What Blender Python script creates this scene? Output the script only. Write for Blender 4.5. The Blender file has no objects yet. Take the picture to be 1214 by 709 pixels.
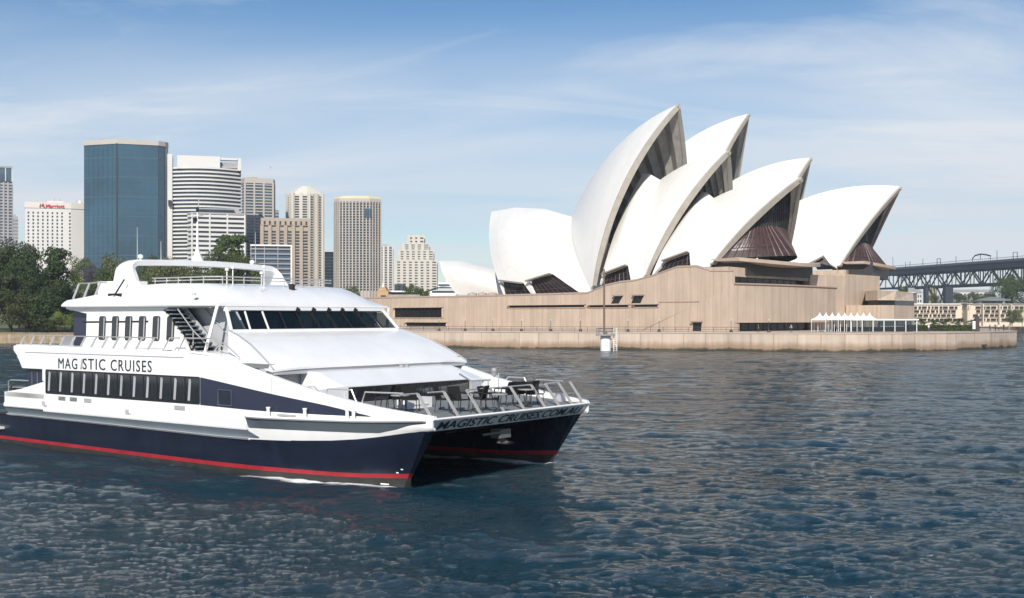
import bpy, bmesh, math, random
import numpy as np
from mathutils import Vector, Matrix
R = math.radians
random.seed(7); rng = np.random.default_rng(7)
scene = bpy.context.scene
col = scene.collection

# ------------------------------------------------------------ camera
EYE = 6.5
cd = bpy.data.cameras.new("camera"); cam = bpy.data.objects.new("camera", cd); col.objects.link(cam)
cam.location = (0, 0, EYE); cam.rotation_euler = (R(90), 0, 0)
cd.sensor_width = 36; cd.lens = 36 * 1350 / 1214; cd.shift_y = 22.5 / 1214
cd.clip_start = 0.5; cd.clip_end = 20000
scene.camera = cam

# ------------------------------------------------------------ sky, sun, exposure
SUN_AZ = -7.0      # degrees the sun stands to the right (minus: left) of straight behind the camera
SUN_EL = 35.0
world = bpy.data.worlds.new("World"); scene.world = world; world.use_nodes = True
wn = world.node_tree; wn.nodes.clear()
def N(nt, t, **k):
    n = nt.nodes.new(t)
    for a, b in k.items(): setattr(n, a, b)
    return n
w_out = N(wn, 'ShaderNodeOutputWorld'); w_bg = N(wn, 'ShaderNodeBackground')
sky = N(wn, 'ShaderNodeTexSky', sky_type='NISHITA', sun_disc=False, sun_elevation=R(SUN_EL), sun_rotation=R(180 - SUN_AZ),
        altitude=400, air_density=1.0, dust_density=0.25, ozone_density=2.4)
w_bg.inputs['Strength'].default_value = 0.072
tc = N(wn, 'ShaderNodeTexCoord')
sep = N(wn, 'ShaderNodeSeparateXYZ'); wn.links.new(tc.outputs['Generated'], sep.inputs[0])
def wmath(op, a, b=None, clamp=False):
    n = N(wn, 'ShaderNodeMath', operation=op, use_clamp=clamp)
    for i, v in enumerate((a, b)):
        if v is None: continue
        if isinstance(v, (int, float)): n.inputs[i].default_value = v
        else: wn.links.new(v, n.inputs[i])
    return n.outputs[0]
# thin cirrus on a plane overhead: direction / (z + offset)
zz = wmath('ADD', wmath('MAXIMUM', sep.outputs['Z'], 0.0), 0.16)
cx = wmath('DIVIDE', sep.outputs['X'], zz); cy = wmath('DIVIDE', sep.outputs['Y'], zz)
cmb = N(wn, 'ShaderNodeCombineXYZ'); wn.links.new(cx, cmb.inputs[0]); wn.links.new(cy, cmb.inputs[1])
mp = N(wn, 'ShaderNodeMapping'); mp.inputs['Rotation'].default_value = (0, 0, R(-14)); mp.inputs['Scale'].default_value = (0.55, 1.5, 1)
mp.inputs['Location'].default_value = (0.35, 0.9, 0)
wn.links.new(cmb.outputs[0], mp.inputs[0])
n1 = N(wn, 'ShaderNodeTexNoise'); n1.inputs['Scale'].default_value = 1.1; n1.inputs['Detail'].default_value = 9; n1.inputs['Roughness'].default_value = 0.62; n1.inputs['Distortion'].default_value = 0.9
wn.links.new(mp.outputs[0], n1.inputs['Vector'])
cr = N(wn, 'ShaderNodeMapRange', clamp=True); cr.inputs[1].default_value = 0.49; cr.inputs[2].default_value = 0.82
wn.links.new(n1.outputs['Fac'], cr.inputs[0])
# broad thin veil that thickens low in the sky
veil = N(wn, 'ShaderNodeMapRange', clamp=True, interpolation_type='SMOOTHSTEP'); veil.inputs[1].default_value = 0.28; veil.inputs[2].default_value = 0.14
veil.inputs[3].default_value = 0.0; veil.inputs[4].default_value = 0.80
wn.links.new(sep.outputs['Z'], veil.inputs[0])
n2 = N(wn, 'ShaderNodeTexNoise'); n2.inputs['Scale'].default_value = 0.9; n2.inputs['Detail'].default_value = 6; n2.inputs['Distortion'].default_value = 0.6
wn.links.new(mp.outputs[0], n2.inputs['Vector'])
vz = wmath('MULTIPLY', veil.outputs[0], wmath('SUBTRACT', wmath('MULTIPLY', n2.outputs['Fac'], 2.6), 0.42))
cf = wmath('ADD', wmath('MULTIPLY', cr.outputs[0], 0.75), wmath('MAXIMUM', vz, 0.0), clamp=True)
mixc = N(wn, 'ShaderNodeMixRGB'); wn.links.new(cf, mixc.inputs[0]); hs = N(wn, 'ShaderNodeHueSaturation'); hs.inputs['Saturation'].default_value = 1.24; hs.inputs['Value'].default_value = 1.14; wn.links.new(sky.outputs[0], hs.inputs['Color']); wn.links.new(hs.outputs[0], mixc.inputs[1])
mixc.inputs[2].default_value = (8.6, 9.2, 9.9, 1)
wn.links.new(mixc.outputs[0], w_bg.inputs['Color']); wn.links.new(w_bg.outputs[0], w_out.inputs['Surface'])

sd = bpy.data.lights.new("sun", 'SUN'); so = bpy.data.objects.new("sun", sd); col.objects.link(so)
sd.energy = 4.3; sd.angle = R(0.5); sd.color = (1.0, 0.94, 0.86)
sdir = Vector((math.sin(R(SUN_AZ)) * math.cos(R(SUN_EL)), -math.cos(R(SUN_AZ)) * math.cos(R(SUN_EL)), math.sin(R(SUN_EL))))
so.rotation_euler = sdir.to_track_quat('Z', 'Y').to_euler(); so.location = (0, -50, 200)
vs = scene.view_settings; vs.view_transform = 'Standard'; vs.look = 'None'; vs.gamma = 1; vs.use_curve_mapping = False; vs.exposure = 0.36
scene.cycles.max_bounces = 7; scene.cycles.transparent_max_bounces = 12

# ------------------------------------------------------------ helpers
def at(px, py, Y):
    "point of the photograph (1214 px wide) at the distance Y"
    return Vector(((px - 607) / 1350 * Y, Y, EYE + (377 - py) / 1350 * Y))

class Frame:
    "horizontal axes turned by th: a runs right and towards the camera, b right and away"
    def __init__(s, ox, oy, th):
        s.o = (ox, oy); s.th = th; c, n = math.cos(R(th)), math.sin(R(th)); s.a = (c, -n); s.b = (n, c)
    def w(s, t, h, z): return Vector((s.o[0] + t * s.a[0] + h * s.b[0], s.o[1] + t * s.a[1] + h * s.b[1], z))
    def loc(s, px, py, pl, val):
        d = ((px - 607) / 1350, 1.0, (377 - py) / 1350)
        rx, ry = -s.o[0], -s.o[1]
        c = (rx * s.a[0] + ry * s.a[1], rx * s.b[0] + ry * s.b[1], EYE)
        l = (d[0] * s.a[0] + d[1] * s.a[1], d[0] * s.b[0] + d[1] * s.b[1], d[2])
        i = 'thz'.index(pl); k = (val - c[i]) / l[i]
        return Vector((c[0] + k * l[0], c[1] + k * l[1], c[2] + k * l[2]))

def tag(o, label=None, cat=None, group=None, kind=None):
    if label: o['label'] = label
    if cat: o['category'] = cat
    if group: o['group'] = group
    if kind: o['kind'] = kind
    return o

def thing(name, label, cat, loc=(0, 0, 0), rz=0, group=None):
    o = bpy.data.objects.new(name, None); o.empty_display_size = 0.2; col.objects.link(o)
    o.location = loc; o.rotation_euler = (0, 0, rz)
    return tag(o, label, cat, group)

def world_mat(o):
    m = Matrix.Identity(4)
    while o is not None:
        m = Matrix.Translation(o.location) @ o.rotation_euler.to_matrix().to_4x4() @ Matrix.Diagonal((*o.scale, 1)) @ m
        o = o.parent
    return m

class MB:
    def __init__(s): s.v = []; s.f = []
    def add(s, vs, fs):
        b = len(s.v); s.v += [tuple(p) for p in vs]; s.f += [tuple(i + b for i in f) for f in fs]; return s
    def box(s, x0, x1, y0, y1, z0, z1):
        return s.add([(x0,y0,z0),(x1,y0,z0),(x1,y1,z0),(x0,y1,z0),(x0,y0,z1),(x1,y0,z1),(x1,y1,z1),(x0,y1,z1)],
                     [(0,3,2,1),(4,5,6,7),(0,1,5,4),(1,2,6,5),(2,3,7,6),(3,0,4,7)])
    def hexa(s, p): return s.add(p, [(0,3,2,1),(4,5,6,7),(0,1,5,4),(1,2,6,5),(2,3,7,6),(3,0,4,7)])
    def prism(s, poly, d):
        "planar polygon swept along the vector d"
        n = len(poly); d = Vector(d); a = [Vector(p) for p in poly]; b = [p + d for p in a]
        return s.add(a + b, [tuple(range(n))[::-1], tuple(range(n, 2*n))] + [(i, (i+1) % n, n + (i+1) % n, n + i) for i in range(n)])
    def loft(s, rings, closed=True, caps=True):
        n = len(rings[0]); vs = [p for r in rings for p in r]; fs = []
        for k in range(len(rings) - 1):
            for i in range(n if closed else n - 1):
                j = (i + 1) % n; fs.append((k*n+i, k*n+j, (k+1)*n+j, (k+1)*n+i))
        if caps and closed: fs += [tuple(range(n))[::-1], tuple((len(rings)-1)*n + i for i in range(n))]
        return s.add(vs, fs)
    def grid(s, rows): return s.loft(rows, closed=False, caps=False)
    def tube(s, pts, r, n=6, caps=True):
        pts = [Vector(p) for p in pts]; rr = r if isinstance(r, (list, tuple)) else [r] * len(pts); rings = []
        for i, p in enumerate(pts):
            d = (pts[min(i+1, len(pts)-1)] - pts[max(i-1, 0)])
            d = d.normalized() if d.length > 1e-9 else Vector((0,0,1))
            u = d.cross(Vector((0,0,1))) if abs(d.z) < 0.95 else d.cross(Vector((1,0,0)))
            u.normalize(); w = d.cross(u)
            rings.append([p + (u * math.cos(2*math.pi*k/n) + w * math.sin(2*math.pi*k/n)) * rr[i] for k in range(n)])
        return s.loft(rings, True, caps)
    def bar(s, p, q, wid, hgt, up=(0,0,1)):
        p, q = Vector(p), Vector(q); d = (q - p).normalized(); up = Vector(up)
        if abs(d.dot(up)) > 0.98: up = Vector((1,0,0))
        u = d.cross(up).normalized() * wid / 2; w = u.cross(d).normalized() * hgt / 2
        return s.loft([[x - u - w, x + u - w, x + u + w, x - u + w] for x in (p, q)])
    def lathe(s, prof, c=(0,0,0), n=12):
        return s.loft([[(c[0] + r*math.cos(2*math.pi*k/n), c[1] + r*math.sin(2*math.pi*k/n), c[2] + z) for k in range(n)] for r, z in prof])
    def slab(s, rows, thick, nrm=None):
        "grid of points given a thickness along its own normals (inwards)"
        P = np.array([[tuple(p) for p in r] for r in rows], float)
        du = np.gradient(P, axis=0); dv = np.gradient(P, axis=1); nn = np.cross(du, dv)
        nn /= np.maximum(np.linalg.norm(nn, axis=2, keepdims=True), 1e-9)
        if nrm is not None and (nn.mean(axis=(0,1)) @ np.array(nrm)) < 0: nn = -nn
        Q = P - nn * thick; a, b = P.shape[:2]
        vs = [tuple(p) for p in P.reshape(-1,3)] + [tuple(p) for p in Q.reshape(-1,3)]; o = a*b; fs = []
        for i in range(a-1):
            for j in range(b-1):
                k = i*b+j; fs += [(k,k+1,k+b+1,k+b), (o+k,o+k+b,o+k+b+1,o+k+1)]
        for j in range(b-1): fs += [(j,o+j,o+j+1,j+1), ((a-1)*b+j,(a-1)*b+j+1,o+(a-1)*b+j+1,o+(a-1)*b+j)]
        for i in range(a-1): fs += [(i*b,(i+1)*b,o+(i+1)*b,o+i*b), (i*b+b-1,o+i*b+b-1,o+(i+1)*b+b-1,(i+1)*b+b-1)]
        return s.add(vs, fs)
    def build(s, name, m, parent=None, smooth=None, world=False, mats=None, normals=True):
        me = bpy.data.meshes.new(name); v = s.v
        if world and parent is not None:
            iv = world_mat(parent).inverted(); v = [iv @ Vector(p) for p in v]
        me.from_pydata([tuple(p) for p in v], [], s.f); me.validate()
        if normals:
            bm = bmesh.new(); bm.from_mesh(me); bmesh.ops.remove_doubles(bm, verts=bm.verts, dist=1e-4)
            bmesh.ops.recalc_face_normals(bm, faces=bm.faces); bm.to_mesh(me); bm.free()
        me.materials.append(m)
        if smooth:
            me.shade_smooth()
            if smooth < 180: me.set_sharp_from_angle(angle=R(smooth))
        o = bpy.data.objects.new(name, me); col.objects.link(o)
        if parent is not None: o.parent = parent
        return o

def copy_tree(o, parent=None):
    c = o.copy(); col.objects.link(c); c.parent = parent
    for ch in list(o.children): copy_tree(ch, c)
    return c

def text_mesh(s, body, size, place, mat, name, parent, depth=0.012, xs=1.0, shear=0.0, bold=0.0, spacing=1.0):
    "lettering as a thin solid; place maps (u, v, depth) to a point of the parent's space"
    cu = bpy.data.curves.new('lettering', 'FONT'); cu.body = body; cu.size = size; cu.extrude = depth / 2; cu.shear = shear
    cu.offset = bold; cu.space_character = spacing; cu.resolution_u = 3
    tmp = bpy.data.objects.new('lettering', cu); col.objects.link(tmp)
    dg = bpy.context.evaluated_depsgraph_get(); me = bpy.data.meshes.new_from_object(tmp.evaluated_get(dg))
    bpy.data.objects.remove(tmp); bpy.data.curves.remove(cu)
    me.name = name
    us = [v.co.x for v in me.vertices]; w = max(us) - min(us); u0 = min(us)
    k = (s / w) if s else xs
    for v in me.vertices: v.co = place((v.co.x - u0) * k, v.co.y, v.co.z)
    me.materials.clear(); me.materials.append(mat)
    o = bpy.data.objects.new(name, me); col.objects.link(o); o.parent = parent
    return o

# ------------------------------------------------------------ materials
MATS = {}
def mat(name, c, rough=0.5, metal=0.0, var=0.08, scale=1.0, spec=0.5, bump=0.0, bscale=20.0, streak=0.0, coat=0.0):
    if name in MATS: return MATS[name]
    m = bpy.data.materials.new(name); m.use_nodes = True; nt = m.node_tree; b = nt.nodes['Principled BSDF']
    b.inputs['Roughness'].default_value = rough; b.inputs['Metallic'].default_value = metal
    b.inputs['Specular IOR Level'].default_value = spec; b.inputs['Coat Weight'].default_value = coat
    tcn = N(nt, 'ShaderNodeTexCoord'); nz = N(nt, 'ShaderNodeTexNoise'); nz.inputs['Scale'].default_value = scale; nz.inputs['Detail'].default_value = 5
    nt.links.new(tcn.outputs['Object'], nz.inputs['Vector'])
    ramp = N(nt, 'ShaderNodeMapRange'); ramp.inputs[1].default_value = 0.3; ramp.inputs[2].default_value = 0.7
    ramp.inputs[3].default_value = 1 - var; ramp.inputs[4].default_value = 1 + var; nt.links.new(nz.outputs['Fac'], ramp.inputs[0])
    fac = ramp.outputs[0]
    if streak:
        mpn = N(nt, 'ShaderNodeMapping'); mpn.inputs['Scale'].default_value = (1, 1, 0.06); nt.links.new(tcn.outputs['Object'], mpn.inputs[0])
        ns = N(nt, 'ShaderNodeTexNoise'); ns.inputs['Scale'].default_value = scale * 2.5; ns.inputs['Detail'].default_value = 4; nt.links.new(mpn.outputs[0], ns.inputs['Vector'])
        r2 = N(nt, 'ShaderNodeMapRange'); r2.inputs[1].default_value = 0.35; r2.inputs[2].default_value = 0.7; r2.inputs[3].default_value = 1; r2.inputs[4].default_value = 1 - streak
        nt.links.new(ns.outputs['Fac'], r2.inputs[0]); mm = N(nt, 'ShaderNodeMath', operation='MULTIPLY'); nt.links.new(fac, mm.inputs[0]); nt.links.new(r2.outputs[0], mm.inputs[1]); fac = mm.outputs[0]
    vm = N(nt, 'ShaderNodeVectorMath', operation='SCALE'); vm.inputs[0].default_value = c; nt.links.new(fac, vm.inputs['Scale'])
    nt.links.new(vm.outputs[0], b.inputs['Base Color'])
    if bump:
        nb = N(nt, 'ShaderNodeTexNoise'); nb.inputs['Scale'].default_value = bscale; nb.inputs['Detail'].default_value = 4; nt.links.new(tcn.outputs['Object'], nb.inputs['Vector'])
        bp = N(nt, 'ShaderNodeBump'); bp.inputs['Strength'].default_value = bump; nt.links.new(nb.outputs['Fac'], bp.inputs['Height']); nt.links.new(bp.outputs[0], b.inputs['Normal'])
    MATS[name] = m; return m

def glass_mat(name, tint, alpha, rough=0.05):
    "tinted pane: part mirror, part dark see-through"
    m = bpy.data.materials.new(name); m.use_nodes = True; nt = m.node_tree; b = nt.nodes['Principled BSDF']
    b.inputs['Base Color'].default_value = (*tint, 1); b.inputs['Roughness'].default_value = rough; b.inputs['Specular IOR Level'].default_value = 0.7
    tr = N(nt, 'ShaderNodeBsdfTransparent'); tr.inputs[0].default_value = (0.55, 0.62, 0.66, 1)
    mx = N(nt, 'ShaderNodeMixShader'); mx.inputs[0].default_value = alpha
    nt.links.new(tr.outputs[0], mx.inputs[1]); nt.links.new(b.outputs[0], mx.inputs[2]); nt.links.new(mx.outputs[0], nt.nodes['Material Output'].inputs[0])
    MATS[name] = m; return m

def panel_mat(name, c, width=1.9, tint=0.10, stain=0.0, stain_z=0.0, ang=45.0):
    "cast stone cladding in tall panels: joints, a tone per panel, vertical weather streaks, an optional tide stain"
    m = bpy.data.materials.new(name); m.use_nodes = True; nt = m.node_tree; b = nt.nodes['Principled BSDF']; b.inputs['Roughness'].default_value = 0.85
    g = N(nt, 'ShaderNodeNewGeometry'); sp = N(nt, 'ShaderNodeSeparateXYZ'); nt.links.new(g.outputs['Position'], sp.inputs[0])
    def M(op, a, bb=None, cl=False):
        n = N(nt, 'ShaderNodeMath', operation=op, use_clamp=cl)
        for i, v in enumerate((a, bb)):
            if v is None: continue
            if isinstance(v, (int, float)): n.inputs[i].default_value = v
            else: nt.links.new(v, n.inputs[i])
        return n.outputs[0]
    s = M('ADD', M('MULTIPLY', sp.outputs[0], 1.0), M('MULTIPLY', sp.outputs[1], -0.25))
    q = M('DIVIDE', s, width); cell = M('FLOOR', q); fr = M('FRACT', q)
    wnz = N(nt, 'ShaderNodeTexWhiteNoise', noise_dimensions='1D'); nt.links.new(cell, wnz.inputs['W'])
    tone = M('ADD', M('MULTIPLY', wnz.outputs['Value'], tint), 1 - tint / 2)
    joint = M('GREATER_THAN', fr, 0.05); tone = M('MULTIPLY', tone, M('ADD', M('MULTIPLY', joint, 0.26), 0.74))
    cb = N(nt, 'ShaderNodeCombineXYZ'); nt.links.new(M('MULTIPLY', s, 0.9), cb.inputs[0]); nt.links.new(M('MULTIPLY', sp.outputs[2], 0.07), cb.inputs[2])
    ns = N(nt, 'ShaderNodeTexNoise'); ns.inputs['Scale'].default_value = 1.3; ns.inputs['Detail'].default_value = 5; nt.links.new(cb.outputs[0], ns.inputs['Vector'])
    tone = M('MULTIPLY', tone, M('ADD', M('MULTIPLY', ns.outputs['Fac'], 0.46), 0.77))
    nz = N(nt, 'ShaderNodeTexNoise'); nz.inputs['Scale'].default_value = 0.25; nz.inputs['Detail'].default_value = 6; nt.links.new(g.outputs['Position'], nz.inputs['Vector'])
    tone = M('MULTIPLY', tone, M('ADD', M('MULTIPLY', nz.outputs['Fac'], 0.3), 0.85))
    vm = N(nt, 'ShaderNodeVectorMath', operation='SCALE'); vm.inputs[0].default_value = c; nt.links.new(tone, vm.inputs['Scale'])
    colr = vm.outputs[0]
    if stain:
        hz = M('ADD', sp.outputs[2], M('MULTIPLY', M('SUBTRACT', nz.outputs['Fac'], 0.5), 1.6))
        hz = M('ADD', hz, M('MULTIPLY', M('SUBTRACT', ns.outputs['Fac'], 0.5), 0.7))
        mr = N(nt, 'ShaderNodeMapRange', clamp=True); nt.links.new(hz, mr.inputs[0]); mr.inputs[1].default_value = stain_z; mr.inputs[2].default_value = stain_z - 1.1; mr.inputs[4].default_value = stain
        mx = N(nt, 'ShaderNodeMixRGB'); nt.links.new(mr.outputs[0], mx.inputs[0]); nt.links.new(colr, mx.inputs[1]); mx.inputs[2].default_value = (0.21, 0.125, 0.06, 1)
        m2 = N(nt, 'ShaderNodeMapRange', clamp=True); nt.links.new(hz, m2.inputs[0]); m2.inputs[1].default_value = 0.55; m2.inputs[2].default_value = 0.15
        mx2 = N(nt, 'ShaderNodeMixRGB'); nt.links.new(m2.outputs[0], mx2.inputs[0]); nt.links.new(mx.outputs[0], mx2.inputs[1]); mx2.inputs[2].default_value = (0.05, 0.05, 0.03, 1)
        colr = mx2.outputs[0]
    nt.links.new(colr, b.inputs['Base Color']); MATS[name] = m; return m

# ============================================================ water
fer = Frame(-4.09, 43.44, 37.3)           # the ferry's own axes: t forward, h to port
def make_water():
    ys = [3.0]
    while ys[-1] < 420: ys.append(ys[-1] * 1.0031 if ys[-1] > 18 else ys[-1] * 1.03)
    while ys[-1] < 6000: ys.append(ys[-1] * 1.08)
    ys = np.array(ys); us = np.concatenate([np.linspace(-1.6, -0.62, 60)[:-1], np.linspace(-0.62, 0.62, 1150), np.linspace(0.62, 1.6, 60)[1:]])
    Y, U = np.meshgrid(ys, us, indexing='ij'); X = U * Y
    X0, Y0 = X.copy(), Y.copy(); Z = np.zeros_like(X)
    r = np.random.default_rng(11); res = np.maximum(Y * 0.0030, np.abs(X) * 0.0030)
    # gentle patches of calmer and rougher water
    gust = 0.78 + 0.22 * (np.sin(X0 * 0.045 + 1.3 + 0.6 * np.sin(Y0 * 0.03)) * np.sin(Y0 * 0.05 + 0.8 * np.sin(X0 * 0.02)))
    wind = R(258)
    for i in range(250):
        if i < 205: lam = 0.22 * (2.4 / 0.22) ** r.random(); th = wind + r.normal(0, 0.62); a = 0.0022 * lam ** 0.45 * (0.55 + 0.9 * r.random())
        else: lam = 2.6 * (7.5 / 2.6) ** r.random(); th = wind + r.normal(0, 0.42); a = 0.0062 * lam ** 0.45 * (0.5 + r.random())
        k = 2 * math.pi / lam
        fade = np.clip((lam / res - 2.2) / 3.0, 0, 1)
        ph = k * (X0 * math.cos(th) + Y0 * math.sin(th)) + r.random() * 6.283
        s, c = np.sin(ph), np.cos(ph); A = a * fade * gust
        Z += A * s; X += 0.85 * A * c * math.cos(th); Y += 0.85 * A * c * math.sin(th)
    # wash along the ferry's side and bow
    cx, sn = fer.a, fer.b
    T = (X0 - fer.o[0]) * cx[0] + (Y0 - fer.o[1]) * cx[1]; H = (X0 - fer.o[0]) * sn[0] + (Y0 - fer.o[1]) * sn[1]
    inside = (T < 3) & (T > -32) & (H > -6) & (H < 16)
    foam = np.zeros_like(X); wash = np.zeros_like(X)
    for hc in (0.0, 9.6):
        wid = 1.25 * (1 - np.exp(-np.clip(-T, 0, 40) / 2.4))
        d = np.abs(H - hc) - wid
        near = np.exp(-np.clip(d, 0, 9) / 0.8) * (T < 0.35) * (T > -31)
        wash = np.maximum(wash, np.exp(-(np.clip(d, 0, 40) / 2.6) ** 2) * np.clip((1.2 - T) / 2, 0, 1) * (T > -32))
        head = np.exp(-((T + 1.2) / 1.9) ** 2) * 1.0 + 0.85 * np.exp(-((T + 5.4) / 2.4) ** 2) + 0.36 * (T < 0) * np.exp(-np.clip(-T, 0, 40) / 16) + 0.25 * np.exp(-((T + 15) / 5) ** 2)
        foam = np.maximum(foam, near * head)
        Z += inside * 0.10 * np.exp(-np.clip(d, 0, 9) / 0.8) * np.exp(-((T + 1.5) / 2.0) ** 2)
        arm = np.abs(d - np.clip(-T, 0, 40) * 0.16 - 0.1)
        foam = np.maximum(foam, np.exp(-(arm / 0.3) ** 2) * np.exp(-np.clip(-T, 0, 40) / 9) * 0.62 * (T < 0.2) * (H < hc))
    foam = np.clip(foam, 0, 1)
    n, m = X.shape; me = bpy.data.meshes.new('water')
    me.vertices.add(n * m); me.vertices.foreach_set('co', np.stack([X, Y, Z], -1).astype(np.float32).ravel())
    idx = np.arange(n * m).reshape(n, m); q = np.stack([idx[:-1,:-1], idx[:-1,1:], idx[1:,1:], idx[1:,:-1]], -1).reshape(-1, 4)
    me.loops.add(q.size); me.loops.foreach_set('vertex_index', q.ravel().astype(np.int32))
    me.polygons.add(len(q)); me.polygons.foreach_set('loop_start', np.arange(0, q.size, 4, dtype=np.int32)); me.polygons.foreach_set('loop_total', np.full(len(q), 4, dtype=np.int32))
    me.update(calc_edges=True); me.shade_smooth()
    at_ = me.attributes.new('foam', 'FLOAT', 'POINT'); at_.data.foreach_set('value', foam.astype(np.float32).ravel())
    aw_ = me.attributes.new('wash', 'FLOAT', 'POINT'); aw_.data.foreach_set('value', wash.astype(np.float32).ravel())
    o = bpy.data.objects.new('water', me); col.objects.link(o); o['kind'] = 'structure'
    mt = bpy.data.materials.new('harbour_water'); mt.use_nodes = True; nt = mt.node_tree; b = nt.nodes['Principled BSDF']
    b.inputs['Base Color'].default_value = (0.004, 0.031, 0.048, 1); b.inputs['Roughness'].default_value = 0.07; b.inputs['IOR'].default_value = 1.333
    g = N(nt, 'ShaderNodeNewGeometry')
    mp1 = N(nt, 'ShaderNodeMapping'); mp1.inputs['Rotation'].default_value = (0, 0, R(-12)); mp1.inputs['Scale'].default_value = (0.75, 1.9, 1); nt.links.new(g.outputs['Position'], mp1.inputs[0])
    na = N(nt, 'ShaderNodeTexNoise'); na.inputs['Scale'].default_value = 3.4; na.inputs['Detail'].default_value = 6; na.inputs['Roughness'].default_value = 0.6; nt.links.new(mp1.outputs[0], na.inputs['Vector'])
    nb = N(nt, 'ShaderNodeTexNoise'); nb.inputs['Scale'].default_value = 0.55; nb.inputs['Detail'].default_value = 4; nt.links.new(mp1.outputs[0], nb.inputs['Vector'])
    ad = N(nt, 'ShaderNodeMath', operation='MULTIPLY_ADD'); nt.links.new(nb.outputs['Fac'], ad.inputs[0]); ad.inputs[1].default_value = 0.7; nt.links.new(na.outputs['Fac'], ad.inputs[2])
    bp = N(nt, 'ShaderNodeBump'); bp.inputs['Strength'].default_value = 1.0; bp.inputs['Distance'].default_value = 0.75; nc = N(nt, 'ShaderNodeTexNoise'); nc.inputs['Scale'].default_value = 9.5; nc.inputs['Detail'].default_value = 5; nt.links.new(mp1.outputs[0], nc.inputs['Vector'])
    ad2 = N(nt, 'ShaderNodeMath', operation='MULTIPLY_ADD'); nt.links.new(nc.outputs['Fac'], ad2.inputs[0]); ad2.inputs[1].default_value = 0.5; nt.links.new(ad.outputs[0], ad2.inputs[2])
    nt.links.new(ad2.outputs[0], bp.inputs['Height']); nt.links.new(bp.outputs[0], b.inputs['Normal'])
    mpg = N(nt, 'ShaderNodeMapping'); mpg.inputs['Scale'].default_value = (0.35, 1.0, 1); mpg.inputs['Rotation'].default_value = (0, 0, R(-14)); nt.links.new(g.outputs['Position'], mpg.inputs[0])
    ng = N(nt, 'ShaderNodeTexNoise'); ng.inputs['Scale'].default_value = 0.075; ng.inputs['Detail'].default_value = 4; ng.inputs['Distortion'].default_value = 0.8; nt.links.new(mpg.outputs[0], ng.inputs['Vector'])
    gr = N(nt, 'ShaderNodeMapRange', clamp=True); gr.inputs[1].default_value = 0.34; gr.inputs[2].default_value = 0.66; gr.inputs[3].default_value = 0.55; gr.inputs[4].default_value = 1.0; nt.links.new(ng.outputs['Fac'], gr.inputs[0]); nt.links.new(gr.outputs[0], bp.inputs['Strength'])
    wa = N(nt, 'ShaderNodeAttribute', attribute_name='wash'); wr = N(nt, 'ShaderNodeMapRange', clamp=True); wr.inputs[3].default_value = 0.07; wr.inputs[4].default_value = 0.42; nt.links.new(wa.outputs['Fac'], wr.inputs[0]); nt.links.new(wr.outputs[0], b.inputs['Roughness'])
    fa = N(nt, 'ShaderNodeAttribute', attribute_name='foam'); nf = N(nt, 'ShaderNodeTexNoise'); nf.inputs['Scale'].default_value = 3.4; nf.inputs['Detail'].default_value = 8; nf.inputs['Roughness'].default_value = 0.68; nf.inputs['Distortion'].default_value = 1.0
    nt.links.new(mp1.outputs[0], nf.inputs['Vector'])
    sm = N(nt, 'ShaderNodeMath', operation='ADD'); nt.links.new(fa.outputs['Fac'], sm.inputs[0]); nt.links.new(nf.outputs['Fac'], sm.inputs[1])
    mr = N(nt, 'ShaderNodeMapRange', clamp=True); mr.inputs[1].default_value = 0.93; mr.inputs[2].default_value = 1.25; nt.links.new(sm.outputs[0], mr.inputs[0])
    fd = N(nt, 'ShaderNodeBsdfDiffuse'); fd.inputs[0].default_value = (0.72, 0.76, 0.76, 1)
    mx = N(nt, 'ShaderNodeMixShader'); nt.links.new(mr.outputs[0], mx.inputs[0]); nt.links.new(b.outputs[0], mx.inputs[1]); nt.links.new(fd.outputs[0], mx.inputs[2])
    nt.links.new(mx.outputs[0], nt.nodes['Material Output'].inputs[0]); me.materials.append(mt)
make_water()

# ============================================================ land sheets
m_grass = mat('lawn_grass', (0.115, 0.125, 0.04), 0.9, var=0.25, scale=0.3)
m_paving = mat('granite_paving', (0.42, 0.33, 0.27), 0.8, var=0.1, scale=0.6)
m_soil = mat('shore_soil', (0.10, 0.085, 0.055), 0.95, var=0.3, scale=0.2)
g = MB()
g.prism([(-420, 305, -3), (-75, 305, -3), (-60, 420, -3), (150, 520, -3), (300, 560, -3), (560, 600, -3), (900, 700, -3), (2600, 3000, -3), (-2600, 3000, -3), (-1200, 305, -3)], (0, 0, 5.2)).build('ground', m_soil)['kind'] = 'structure'

# ============================================================ the opera house on its point
K = 1.15
NH = Frame(37 * K, 255 * K, 45)            # near hall: t north along its axis, h west (away from us)
FH = Frame(63.2 * K, 305 * K, 26)          # far hall
m_tile = mat('glazed_roof_tile', (0.76, 0.745, 0.70), 0.35, var=0.02, scale=0.12, spec=0.5)
m_conc = mat('ribbed_concrete', (0.34, 0.32, 0.285), 0.8, var=0.12, scale=0.5, streak=0.2)
m_rim = mat('rim_concrete', (0.40, 0.365, 0.31), 0.7, var=0.1, scale=0.5)
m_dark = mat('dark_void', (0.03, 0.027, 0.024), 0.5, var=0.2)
m_oglass = mat('bronze_glass', (0.016, 0.015, 0.015), 0.22, var=0.3, spec=0.35)
m_mull = mat('bronze_mullion', (0.078, 0.042, 0.038), 0.5, var=0.1)
m_pod = panel_mat('podium_cladding', (0.468, 0.372, 0.285), 1.9, 0.10)
m_sea = panel_mat('sea_wall_cladding', (0.51, 0.415, 0.33), 4.6, 0.14, stain=0.7, stain_z=1.9)
m_white = mat('white_paint', (0.80, 0.80, 0.78), 0.4, var=0.04)
m_canopy = mat('canopy_concrete', (0.40, 0.32, 0.25), 0.8, var=0.12, scale=0.4)
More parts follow.
